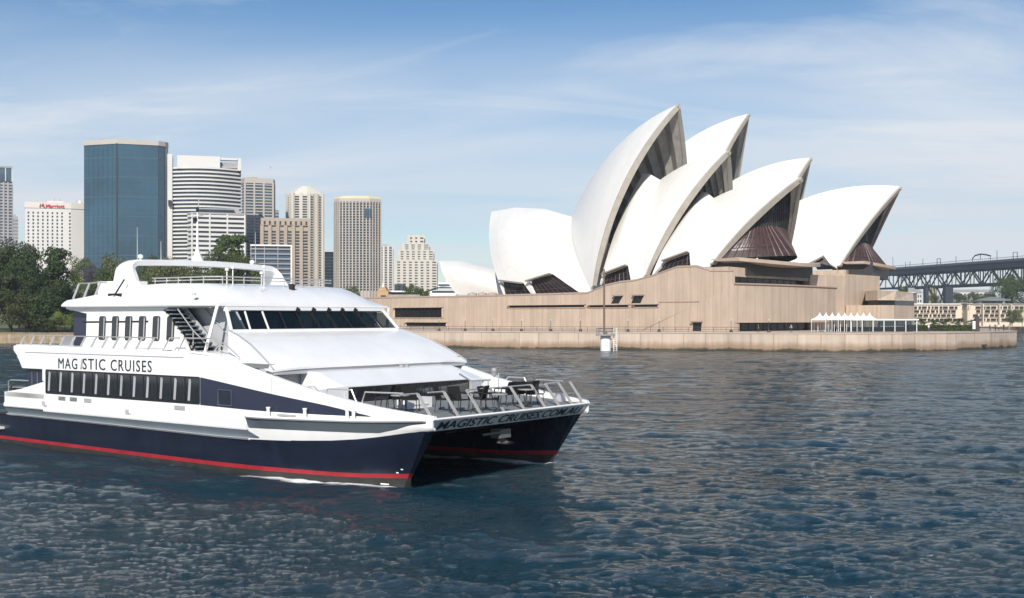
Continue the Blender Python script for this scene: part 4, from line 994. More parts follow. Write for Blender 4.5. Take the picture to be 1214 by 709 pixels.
# ============================================================ right side: bridge approach, shore hotel
m_br = mat('bridge_steel', (0.020, 0.028, 0.040), 0.6, var=0.15, scale=0.1); m_brl = mat('bridge_rail', (.085, .10, .12), .6)
bridge = thing('bridge_span', 'dark steel truss bridge approach high above the far shore', 'bridge', (*at(1130, 377, 900).xy, GZ))
PA, PB = at(1040, 320, 1030), at(1236, 305.5, 830); dz_ = 0
dr = (PB - PA); Ld = dr.length; dr.normalize(); sd_ = Vector((-dr.y, dr.x, 0)).normalized()
lowA, lowB = at(1040, 342.5, 1030), at(1236, 334, 830)
def top(f): return PA.lerp(PB, f)
def bot(f): return lowA.lerp(lowB, f)
g = MB(); g.loft([[p + sd_*0, p + sd_*26, p + sd_*26 - Vector((0,0,5.4)), p - Vector((0,0,5.4))] for p in (PA, PB)]); g.build('deck', m_br, bridge, world=True)
g = MB(); g.loft([[p - sd_*.8 + Vector((0,0,.9)), p + Vector((0,0,.9)), p - Vector((0,0,1.0)), p - sd_*.8 - Vector((0,0,1.0))] for p in (PA, PB)]); g.build('deck_edge', m_brl, bridge, world=True)
g = MB(); g.tube([PA + Vector((0,0,2.4)), PB + Vector((0,0,2.4))], .16, 4)
for i in range(90): p = top(i/89); g.tube([p, p + Vector((0,0,2.4))], .1, 3)
g.build('railing', m_brl, bridge, world=True)
npan = 9
for side in (1.0, 22.0):
    o_ = sd_ * side; g = MB(); pt = lambda f: top(f) + o_ - Vector((0,0,5.2)); pb = lambda f: bot(f) + o_
    g.bar(pt(0), pt(1), 1.2, 1.4); g.bar(pb(0), pb(1), 1.2, 1.8)
    for i in range(npan):
        f0, f1 = i/npan, (i+1)/npan; fm = (f0+f1)/2
        g.bar(pb(f0), pt(fm), .7, 1.0); g.bar(pt(fm), pb(f1), .7, 1.0); g.bar(pt(f0), pb(f0), .6, .8); g.bar(pt(fm), pb(fm), .5, .6)
        for q in (.25, .75): f = f0 + (f1-f0)*q; g.bar(pt(f), pt(f).lerp(pb(f), .5), .35, .5)
    g.build('truss', m_br, bridge, world=True)
g = MB()
for i in range(npan + 1): f = i/npan; g.bar(bot(f) + sd_, bot(f) + sd_*22, .8, .9); 
for i in range(npan): g.bar(bot(i/npan) + sd_, bot((i+1)/npan) + sd_*22, .4, .5)
g.build('cross_bracing', m_br, bridge, world=True)
def bx_at(px0, px1, y0, y1, Y, m, name, dep=6):
    a, b_ = at(px0, y0, Y), at(px1, y1, Y); g = MB(); g.box(a.x, b_.x, Y, Y + dep, min(a.z, GZ + 0), b_.z); return g.build(name, m, bridge, world=True)
bx_at(1097.5, 1101, 385, 340, 960, m_br, 'pier'); bx_at(1101, 1111, 385, 341, 961, mat('pier_stone', (.36, .33, .26), .8, streak=.3), 'pier'); bx_at(1121, 1130, 385, 340, 930, m_br, 'pier')
g = MB(); g.bar(at(1111, 341, 960), at(1119, 358, 955), .8, 1.0); g.bar(at(1119, 341, 940), at(1114, 362, 955), .8, 1.0); g.build('brace', m_br, bridge, world=True)
for px, hgt in ((1062.5, 14), (1080, 7), (1086, 7), (1103, 9), (1144, 9), (1190, 12)):      # masts on the deck
    f = (px - 1040) / 196; p = top(f); g = MB(); g.tube([p, p + Vector((0, 0, hgt * .72))], .22, 4); g.build('mast', m_br, bridge, world=True)
for px in (1123, 1209):
    f = (px - 1040) / 196; p = top(f); g = MB(); w = dr * 2.2; h = Vector((0,0,5.6)); g.tube([p - w, p - w + h, p + w + h, p + w], .3, 4); g.build('gantry', m_br, bridge, world=True)
f0 = (1164 - 1040) / 196; p = top(f0); g = MB(); 
pts = [top((x - 1040) / 196) + Vector((0,0,z)) for x, z in ((1163, 3.2), (1166, 5.6), (1172, 6.4), (1178, 5.6), (1183, 4.4))]
g.tube(pts, .55, 4)
for q in pts[::2]: g.tube([q, q - Vector((0,0,4))], .25, 4)
g.build('gantry', m_br, bridge, world=True)

# shore hotel, four storeys
hz = thing('shore_hotel', 'long low cream hotel of four storeys on the far shore under the bridge', 'hotel', (*at(1150, 377, 600).xy, GZ))
m_hot = mat('hotel_render', (.66, .57, .45), .8, var=.06, scale=.1); U6 = 600 / 1350
def hb(px0, px1, y0, y1, Y=600, dep=14, m=None, name='wall'):
    a, b_ = at(px0, y0, Y), at(px1, y1, Y); g = MB(); g.box(a.x, b_.x, Y, Y + dep, a.z, b_.z); return g.build(name, m or m_hot, hz, world=True)
m_dkw = mat('deep_window', (.015, .013, .012), .5)
segs = [(1081, 1139, 361, 600), (1139, 1147, 360, 603), (1147, 1153, 360.5, 597), (1153, 1214, 361, 599), (1214, 1262, 362, 600)]
for x0, x1, y, Y in segs:
    hb(x0, x1, 387, y, Y)
    hb(x0 - .3, x1 + .3, y, y - 1.1, Y - .8, 15, m_white if x0 == 1081 else m_cg, 'roof')
r = random.Random(3)
for row, yy in enumerate((363.2, 367.8, 372.6, 377.6)):
    x = 1084.0
    while x < 1254:
        w = r.choice((3.6, 4.8, 6.2)) if x > 1150 else r.choice((2.4, 3.2, 4.4, 5.6)); Yb = next((Y for x0, x1, y, Y in segs if x0 <= x < x1), 600)
        if not any(abs(x + w / 2 - e) < w / 2 + .3 for e in (1139, 1147, 1153, 1214)):
            o = hb(x, x + w, yy + 3.0, yy, Yb - .12, .5, m_dkw, 'window')
            s = hb(x - .2, x + w + .2, yy + 3.3, yy + 3.02, Yb - .7, .8, m_hot, 'balcony')
        x += w + r.choice((.8, 1.0, 1.7))
for x, w in ((1149, 1.2), (1165.5, 1.1), (1185, 1.1), (1199, 1.1)): hb(x, x + w, 386, 360.8, 596.5, 2, m_hot, 'pier')
# quay wall and low buildings beyond
qw = thing('quay_wall', 'pale quay wall along the far shore in front of the cream hotel', 'quay wall', (*at(1150, 390, 560).xy, 0))
a, b_ = at(1040, 390, 560), at(1330, 390, 560); g = MB(); g.box(a.x, b_.x, 560, 562, -2, 2.6); g.build('wall_face', mat('quay_stone', (.5, .43, .36), .8, streak=.2), qw, world=True)
def house(label, x0, x1, y0, y1, Y, m, rows=2, n=5, roof=None):
    rt, w, h = low('terrace_house', label, 'building', x0, x1, y0, y1, Y, m)
    for r_ in range(rows):
        for i in range(n):
            x = -w + 2*w*(i + .3)/n; z = h - (r_ + 1) * 3.4; g = MB(); g.box(x, x + 2*w*.45/n, -.12, .1, z, z + 1.8); g.build('window', m_wd, rt)
    g = MB(); g.prism([(-w - .4, -.6, h), (w + .4, -.6, h), (w + .4, 6, h + 2.2), (-w - .4, 6, h + 2.2)], (0, 0, .3)); g.build('roof', roof or m_cg, rt)
house('pale house half hidden left of the bridge piers', 1072, 1086, 377, 345, 820, m_cw, 2, 4)
house('narrow white gabled house just left of the bridge piers', 1087, 1093, 377, 347, 800, m_cc, 3, 2)
house('pale terrace with many windows right of the bridge piers', 1132, 1180, 377, 346, 1120, m_cw, 2, 10)
rt = thing('pavilion', 'round grey roofed pavilion above the cream hotel', 'pavilion', (*at(1177, 377, 680).xy, GZ))
z = at(0, 357, 680).z - GZ; g = MB(); g.lathe([(0, z + 2.6), (3, z + 2.4), (10.2, z + .6), (10.2, z + .1), (0, z)], n=20); g.build('roof', mat('pavilion_roof', (.2, .22, .2), .6), rt, smooth=30); g = MB(); g.lathe([(0, 0), (5.5, 0), (5.5, z), (0, z)], n=16); g.build('wall', m_cg, rt)

# ============================================================ garden shore at the left, trees
g = MB(); P = [at(-60, 400, 268), at(40, 400, 270), at(130, 402, 275), at(330, 400, 285)]
sw = thing('garden_wall', 'low weathered sandstone wall along the garden shore', 'wall', (P[0].x, 268, 0))
line = [(-420, 300), (-150, 290), (P[0].x, 291), (P[1].x - 2, 292), (P[2].x, 296), (-45, 305), (-20, 330)]
g.loft([[(x, y, -2), (x, y, 2.5), (x, y + 1.2, 2.5), (x, y + 1.2, -2)] for x, y in line])
m_ss = mat('sandstone_blocks', (.36, .28, .18), .9, var=.28, scale=.8, streak=.35, bump=.6, bscale=3); g.build('wall_face', m_ss, sw, world=True)
g = MB(); g.loft([[(x, y - .15, 2.5), (x, y - .15, 2.75), (x, y + 1.3, 2.75), (x, y + 1.3, 2.5)] for x, y in line]); g.build('coping', m_ss, sw, world=True)
g = MB(); g.prism([(x, y + 1, 2.45) for x, y in line] + [(-20, 420, 5.0), (-420, 420, 5.0)], (0, 0, .1)).build('lawn', m_grass)['kind'] = 'structure'

def leaf_mat(name, c, var=.35):
    m = bpy.data.materials.new(name); m.use_nodes = True; nt = m.node_tree; b = nt.nodes['Principled BSDF']; b.inputs['Roughness'].default_value = .75; b.inputs['Specular IOR Level'].default_value = .25
    g = N(nt, 'ShaderNodeNewGeometry'); nz = N(nt, 'ShaderNodeTexNoise'); nz.inputs['Scale'].default_value = .45; nz.inputs['Detail'].default_value = 4; nt.links.new(g.outputs['Position'], nz.inputs['Vector'])
    oi = N(nt, 'ShaderNodeObjectInfo'); a = N(nt, 'ShaderNodeMath', operation='MULTIPLY_ADD'); nt.links.new(nz.outputs['Fac'], a.inputs[0]); a.inputs[1].default_value = var * 2.6; a.inputs[2].default_value = 1 - var * 1.3
    ri = N(nt, 'ShaderNodeMath', operation='MULTIPLY'); nt.links.new(g.outputs['Random Per Island'], ri.inputs[0]); ri.inputs[1].default_value = .7
    s = N(nt, 'ShaderNodeMath', operation='ADD'); s.inputs[1].default_value = .65; nt.links.new(ri.outputs[0], s.inputs[0])
    s2 = N(nt, 'ShaderNodeMath', operation='MULTIPLY'); nt.links.new(s.outputs[0], s2.inputs[0]); nt.links.new(a.outputs[0], s2.inputs[1])
    vm = N(nt, 'ShaderNodeVectorMath', operation='SCALE'); vm.inputs[0].default_value = c; nt.links.new(s2.outputs[0], vm.inputs['Scale'])
    hs = N(nt, 'ShaderNodeHueSaturation'); h = N(nt, 'ShaderNodeMapRange'); h.inputs[3].default_value = .475; h.inputs[4].default_value = .525; nt.links.new(oi.outputs['Random'], h.inputs[0]); nt.links.new(h.outputs[0], hs.inputs['Hue']); nt.links.new(vm.outputs[0], hs.inputs['Color'])
    nt.links.new(hs.outputs[0], b.inputs['Base Color']); return m
L_dark = leaf_mat('leaves_dark', (.037, .058, .019)); L_mid = leaf_mat('leaves_mid', (.056, .080, .025)); L_ol = leaf_mat('leaves_olive', (.088, .108, .042)); L_lt = leaf_mat('leaves_light', (.17, .20, .05)); L_jac = leaf_mat('leaves_mauve', (.075, .07, .10))
m_bark = mat('bark', (.10, .075, .05), .9, var=.3, scale=2)

def crown_mesh(seed, w, h, n, leaf, style='round'):
    "leaf clumps through a crown of uneven lobes; base of the crown at z=0, unit height h"
    r = random.Random(seed); lobes = []
    for i in range(34 if style == 'cone' else 30):
        a = r.uniform(0, 2*math.pi); f = r.random() ** .6
        if style == 'round': z = r.uniform(.12, .95); lim = math.sqrt(max(.05, 1 - ((z - .42) / .62) ** 2))
        elif style == 'cone': z = r.uniform(.02, .97); lim = (1 - z) * .95 + .12
        elif style == 'pine': z = r.uniform(.08, .95); lim = 1.0 - .62 * z
        else: z = r.uniform(.4, .95); lim = math.sqrt(max(.05, 1 - ((z - .4) / .7) ** 2)) * 1.05
        q = f * lim * .5 * w; s = r.uniform(.13, .24) * w * (.95 if style == 'cone' else .8 if style == 'pine' else 1)
        lobes.append((q * math.cos(a), q * math.sin(a), z * h, s, s * r.uniform(.5, .8) * (.55 if style == 'pine' else 1)))
    b = MB(); per = n // len(lobes)
    for x, y, z, s, sz in lobes:
        for k in range(per):
            d = Vector((r.gauss(0,1), r.gauss(0,1), r.gauss(.25,1))).normalized(); q = r.random() ** .33
            p = Vector((x + d.x*s*q, y + d.y*s*q, z + d.z*sz*q)); ls = leaf * r.uniform(.6, 1.5)
            nn_ = (d + Vector((r.gauss(0,.6), r.gauss(0,.6), r.gauss(.25,.6)))).normalized(); u = nn_.orthogonal().normalized(); v = nn_.cross(u); c_, s_ = math.cos(r.random()*6.3), math.sin(r.random()*6.3)
            u, v = u*c_ + v*s_, v*c_ - u*s_
            b.add([p - u*ls, p - v*ls*.6, p + u*ls, p + v*ls*.6], [(0, 1, 2, 3)])
    me = bpy.data.meshes.new('crown'); me.from_pydata(b.v, [], b.f); return me, lobes
def trunk_mesh(seed, H, cz, w, lobes, r0):
    r = random.Random(seed + 90); b = MB(); lean = r.uniform(-.04, .04) * H; topz = cz + (H - cz) * .55
    b.tube([(0, 0, -.6), (lean*.2, 0, cz*.5), (lean*.6, 0, cz), (lean, 0, topz)], [r0, r0*.8, r0*.65, r0*.2], 7)
    for l in r.sample(lobes, 7):
        s = Vector((lean*.5, 0, cz * r.uniform(.75, 1.1))); e = Vector((l[0], l[1], cz + l[2])); m = s.lerp(e, .5) + Vector((0, 0, .06*H)); b.tube([s, m, e], [r0*.42, r0*.28, r0*.08], 5)
    me = bpy.data.meshes.new('trunk'); me.from_pydata(b.v, [], b.f); me.materials.append(m_bark); return me
KIND = {}
def tree_kind(key, style, n, leaf, m, ratio, cb=.22):
    "crown meshes one metre high; scaled per tree"
    KIND[key] = []
    for s in range(2):
        H = 20.0; w = H * ratio; cz = H * cb; me, lobes = crown_mesh(hash(key) % 97 + s * 31 if False else sum(map(ord, key)) + s * 31, w, H - cz, n, leaf, style); me.materials.append(m); KIND[key].append((me, trunk_mesh(s + 5, H, cz, w, lobes, H * .022), cz))
tree_kind('fig', 'round', 13000, .34, L_dark, 1.15, .06); tree_kind('gum', 'round', 8500, .31, L_ol, 1.0, .14); tree_kind('broad', 'round', 9000, .31, L_mid, 1.1, .1)
tree_kind('cone', 'cone', 9000, .30, L_dark, .62, .05); tree_kind('pine', 'pine', 8000, .30, L_mid, .75, .2); tree_kind('lime', 'round', 5500, .25, L_lt, 1.0, .12); tree_kind('mauve', 'flat', 4500, .28, L_jac, 1.2, .3)
cnt = [0]
def tree(key, px, top_y, width, Y, label, base_z=None, name='tree', group='trees of the waterside garden', cat='tree'):
    "a tree whose crown is width px wide and reaches top_y in the photograph"
    z0 = (3.0 if Y > 300 else 2.6) if base_z is None else base_z; H = at(px, top_y, Y).z - z0; me, tk, cz = KIND[key][cnt[0] % 2]; cnt[0] += 1
    p = at(px, 377, Y); t = thing(name, label, cat, (p.x, Y, z0), random.random() * 6.28, group); sx = (width * Y / 1350) / max(v[0] * 2 for v in ((10 if key != 'cone' else 6.2,),)) ; sz = H / 20.0
    sx = width * Y / 1350 / {'fig': 23, 'gum': 20, 'broad': 22, 'cone': 11, 'pine': 15, 'lime': 20, 'mauve': 22}[key]
    c = bpy.data.objects.new('crown', me); col.objects.link(c); c.parent = t; c.location = (0, 0, cz * sz); c.scale = (sx, sx, sz)
    k = bpy.data.objects.new('trunk', tk); col.objects.link(k); k.parent = t; k.scale = (sx, sx, sz); return t
T = tree
T('fig', -14, 290, 70, 318, 'broad dark fig tree cut by the left edge'); T('fig', 14, 292, 66, 312, 'broad dark fig tree second from the left edge')
T('fig', 42, 303, 74, 306, 'wide dark fig tree before the white hotel'); T('cone', 66, 296, 52, 300, 'tall dark pointed tree just left of the ferry stern'); T('fig', 56, 322, 70, 299, 'low spreading dark tree at the middle of the garden clump')
T('fig', 12, 326, 78, 301, 'low spreading dark tree at the left of the garden clump'); T('broad', 30, 350, 66, 297, 'dense dark bush at the foot of the clump, left side'); T('fig', 66, 345, 50, 297.5, 'dense dark bush at the foot of the clump, right side')
T('lime', 87, 322, 26, 306, 'yellow green tree at the right edge of the dark clump'); T('lime', 72, 367, 24, 293, 'small bright yellow green shrub near the ferry stern', name='shrub', cat='shrub'); T('broad', 62, 378, 30, 293.5, 'low dark shrub behind the lawn', name='shrub', cat='shrub'); T('gum', 92, 372, 26, 295, 'olive shrub close behind the ferry stern rail', name='shrub', cat='shrub')
T('mauve', 108, 317, 26, 345, 'mauve flowering tree seen between the dark clump and the ferry'); T('gum', 97, 309, 40, 372, 'olive tree before the white hotel right end')
T('gum', 122, 304, 46, 400, 'rounded olive tree before the blue glass tower, left side'); T('broad', 138, 318, 52, 340, 'mid green tree above the ferry aft deck'); T('gum', 155, 311, 44, 380, 'olive tree before the blue glass tower, middle'); T('gum', 118, 334, 50, 320, 'broad olive tree low behind the ferry roof')
T('broad', 176, 305, 36, 420, 'mid green tree before the blue glass tower, right side'); T('gum', 196, 309, 44, 390, 'olive tree left of the ferry mast'); T('broad', 218, 311, 48, 360, 'mid green tree behind the ferry mast'); T('gum', 205, 318, 56, 330, 'wide olive tree seen under the ferry arch, left'); T('gum', 238, 320, 40, 335, 'olive tree seen under the ferry arch, middle')
T('pine', 274, 276, 62, 345, 'tall layered pine before the white banded mid-rise'); T('broad', 262, 296, 44, 338, 'mid green tree at the left foot of the tall pine'); T('broad', 289, 298, 46, 335, 'mid green tree at the right foot of the tall pine'); T('gum', 306, 318, 30, 332, 'olive tree before the low glass block')
T('gum', 160, 330, 60, 322, 'low olive tree behind the ferry aft rail'); T('broad', 258, 322, 50, 326, 'mid green tree seen under the ferry arch, right')
T('gum', 416, 341, 22, 460, 'small olive tree at the foot of the beige gridded tower', 3); T('broad', 487, 338, 24, 440, 'small green tree at the foot of the stepped cream tower, left', 3); T('broad', 500, 340, 20, 436, 'small green tree at the foot of the stepped cream tower, right', 3)
G2 = 'trees on the far shore'
T('broad', 1196, 327, 40, 700, 'large green tree at the right edge below the bridge', 3, group=G2); T('broad', 1222, 333, 50, 690, 'green tree cut by the right edge below the bridge', 3, group=G2)
for i, (x, y, w, Yd, s) in enumerate(((1108, 349, 18, 760, 'left'), (1140, 346, 22, 780, 'second'), (1156, 347, 22, 770, 'third'), (1172, 345, 20, 790, 'fourth'))): T('broad', x, y, w, Yd, f'dark tree in the row under the bridge, {s} of four', 3, group=G2)
T('broad', 1070, 340, 16, 420, 'dark tree showing beside the far stone block', 3.5, group=G2); T('gum', 1200, 368, 18, 545, 'small olive tree on the quay at the right', 2.6, group=G2); T('lime', 1212, 366, 14, 540, 'small bright tree at the right edge of the quay', 2.6, group=G2)
for i, (x, w, s) in enumerate(((1092, 14, 'leftmost'), (1108, 16, 'second from the left'), (1122, 13, 'third from the left'), (1153, 12, 'behind the white sign'), (1136, 14, 'between hedge and hotel'))): T('broad', x, 377 + i % 2 * 2, w, 470, f'dark shrub on the far shore before the cream hotel, {s}', 3, 'shrub', 'shrubs on the far shore', 'shrub')

# ============================================================ the catamaran ferry
# own axes: x forward, y to port, z up from the water; the starboard stem is at the origin, the beam runs from y = -1.4 to y = 11
fy = thing('ferry', 'large white catamaran ferry with navy hulls and a red waterline', 'ferry', (fer.o[0], fer.o[1], 0), R(-fer.th))
CY = 4.8; mir = lambda y: 2 * CY - y
fl = lambda px, py, pl, v: fer.loc(px, py, {'x': 't', 'y': 'h', 'z': 'z'}[pl], v)
m_fw = mat('ferry_white', (0.80, 0.80, 0.785), 0.28, var=0.025, scale=0.5, coat=0.2, streak=.06)
m_fg = mat('ferry_band_grey', (0.155, 0.19, 0.22), 0.45, var=0.06, scale=0.6, streak=.1)
m_navy = mat('ferry_navy', (0.011, 0.016, 0.033), 0.25, var=0.18, scale=0.7, coat=0.3, streak=.35)
m_navy2 = mat('ferry_navy_panel', (0.022, 0.027, 0.052), 0.3, var=0.06)
m_fred = mat('ferry_red', (0.36, 0.018, 0.028), 0.5, var=0.15, streak=.2)
m_anti = mat('antifouling', (0.030, 0.028, 0.025), 0.8, var=0.3, scale=1.5)
m_fwin = mat('ferry_window', (0.010, 0.013, 0.017), 0.06, var=0.2, spec=0.8)
m_curt = mat('curtain_grey', (0.36, 0.37, 0.38), 0.8, var=0.1)
m_deck = mat('deck_grey', (0.17, 0.18, 0.18), 0.8, var=0.12, scale=1.2)
m_rail = mat('rail_steel', (0.58, 0.57, 0.55), 0.32, 0.55, var=0.05)
m_blk = mat('ferry_black', (0.012, 0.012, 0.014), 0.5)
m_shade_fit = mat('shade_and_fitting_grey', (0.42, 0.43, 0.45), 0.6, var=0.04)  # painted-in shade on white walls; also the fittings' own grey
m_text = mat('letter_navy', (0.012, 0.02, 0.035), 0.5)
m_cglass = glass_mat('bridge_glass', (0.012, 0.022, 0.028), 0.34)
def fb(mb, name, m, smooth=None, parent=None): return mb.build(name, m, parent or fy, smooth=smooth)
def both(fn, *a):
    for s in (0, 1): fn((lambda y: y) if s == 0 else mir, *a)
def sm(a, b, x): t = min(1, max(0, (x - a) / (b - a))); return t * t * (3 - 2 * t)
def pw(x, pts):
    if x <= pts[0][0]: return pts[0][1]
    for (a, p), (b, q) in zip(pts, pts[1:]):
        if x <= b: return p + (q - p) * (x - a) / (b - a)
    return pts[-1][1]
def ty(x): return -1.4 if x < -6.2 else -1.4 + 0.98 * ((x + 6.2) / 8.0) ** 1.5          # outer side of the topsides
zt = lambda x: pw(x, [(-30, 1.58), (-18, 1.54), (-9.5, 1.48), (-7.4, 1.5), (-3.5, 1.64), (-1.6, 1.78), (-.35, 1.96), (1.0, 2.2), (1.8, 2.32)])   # top of the navy
ztop = lambda x: pw(x, [(-25.6, 5.10), (-13.5, 4.99), (-11.1, 5.02), (-10, 4.95), (-8.6, 4.72), (-7.25, 4.40), (-5.5, 3.98), (-3.7, 3.58), (-2.4, 3.34), (-1.3, 3.14), (.2, 2.96), (1.8, 2.82)])

# ---------------- hulls
ds = [0, .12, .35, .7, 1.2, 1.9, 2.8, 4, 5.6, 7.6, 10, 14, 20, 26, 30.5]
def hull_pt(d, z, out):
    fl_ = max(0.0, z) / 2.3
    xs = .62 * max(z, 0) if z > 0 else -.25 * z
    Wd = (1.12 + .17 * fl_) if out else (1.05 - .1 * fl_)
    w = Wd * (1 - math.exp(-(d + .03) / (2.6 - .9 * fl_ if out else 2.0))) + (.06 + .26 * fl_ * (1 if out else .3)) * math.exp(-d / .9)
    if out and z > 1.2: 
        x = xs - d; w = w + (min(-ty(min(x, 1.75)) - .10, w + .1) - w) * (z - 1.2) / 1.1
    if z < 0: w *= (1 + z * .45)
    return (xs - d, -w if out else w, z)
lv_b = lambda d: [-.9, -.4, .0, pw(d, [(0, .42), (2.2, .33), (9, .21), (30, .26)])]
lv_r = lambda d: [pw(d, [(0, .42), (2.2, .33), (9, .21), (30, .26)]), pw(d, [(0, .60), (2.2, .49), (9, .38), (30, .42)])]
def lv_n(d):
    a = pw(d, [(0, .60), (2.2, .49), (9, .38), (30, .42)]); x = .62 * 1.6 - d
    b = zt(1.7 - d * 1.02); return [a + (b - a) * k / 5 for k in range(6)]
def hull(my):
    h = None
    for lv, m, nm in ((lv_n, m_navy, 'hull'), (lv_r, m_fred, 'boot_stripe'), (lv_b, m_anti, 'underwater_hull')):
        g = MB(); rings = []
        for d in ds:
            L = lv(d); o = [hull_pt(d, z, True) for z in L]; i = [hull_pt(d, z, False) for z in L[::-1]]
            rings.append([(x, my(y), z) for x, y, z in o + i])
        g.loft(rings); ob = fb(g, nm, m, 50, h)
        if h is None: h = ob
both(hull)
# tunnel roof and bow panel between the hulls
g = MB(); g.loft([[(x, -.1, 1.95), (x, mir(-.1), 1.95), (x, mir(-.1), 2.3), (x, -.1, 2.3)] for x in (-30, -.9)]); fb(g, 'tunnel_roof', m_navy)
g = MB()
n = 21; rows = []
for k in range(n):
    s = k / (n - 1); y = -.42 + (10.02 + .42) * s; bow = .10 * math.sin(math.pi * s)
    ye = -.28 + (9.88 + .28) * s
    rows.append([(1.78 + bow, y, 2.74), (1.46 + bow, ye, 2.26), (.4, ye, 1.96), (-1.2, ye, 2.0), (-1.2, y, 2.74)])
g.loft([r[:2] + [(r[1][0] - .3, r[1][1], 2.26), (r[0][0] - .3, r[0][1], 2.74)] for r in rows]); fb(g, 'bow_panel', mat('bow_grey', (.60, .62, .61), .45, var=.06))
g = MB(); g.loft([[r[1], r[2], r[3], (-1.2, r[3][1], 2.3), (r[1][0] - .3, r[1][1], 2.30)] for r in rows]); fb(g, 'tunnel_front', m_navy)
g = MB(); g.tube([(r[0][0] + .02, r[0][1], r[0][2]) for r in rows], .055, 6); fb(g, 'bow_edge', m_fw)
bx = lambda s: 1.78 + .10 * math.sin(math.pi * s)
def bow_place(u, v, d):
    s = (u + .35) / 10.44; s = min(max(s, 0), 1); t = (v + .10) / .56       # t: 0 lower edge, 1 upper edge of the panel
    b = .10 * math.sin(math.pi * s); y0 = -.28 + 10.16 * s; y1 = -.42 + 10.44 * s
    return (1.46 + b + .32 * t + .025 + d, y0 + (y1 - y0) * t, 2.26 + .48 * t - .02)
cu_txt = text_mesh(9.75, 'MAGISTIC CRUISES.COM.AU', .50, bow_place, m_text, 'bow_lettering', fy, .01, shear=.28, bold=.004)
# anchor gear under the bow panel
g = MB(); q = fl(596, 515, 'x', 1.1); g.box(.75, 1.25, q.y - .35, q.y + .35, 1.62, 1.98); g.tube([(1.2, q.y - 1.4, 1.85), (1.2, q.y - .2, 1.85)], .05, 6); g.prism([(1.0, q.y - .1, 1.65), (1.3, q.y + .35, 1.4), (1.0, q.y + .4, 1.3), (.9, q.y - .2, 1.4)], (.15, 0, 0)); fb(g, 'anchor', mat('anchor_grey', (.13, .13, .12), .6))

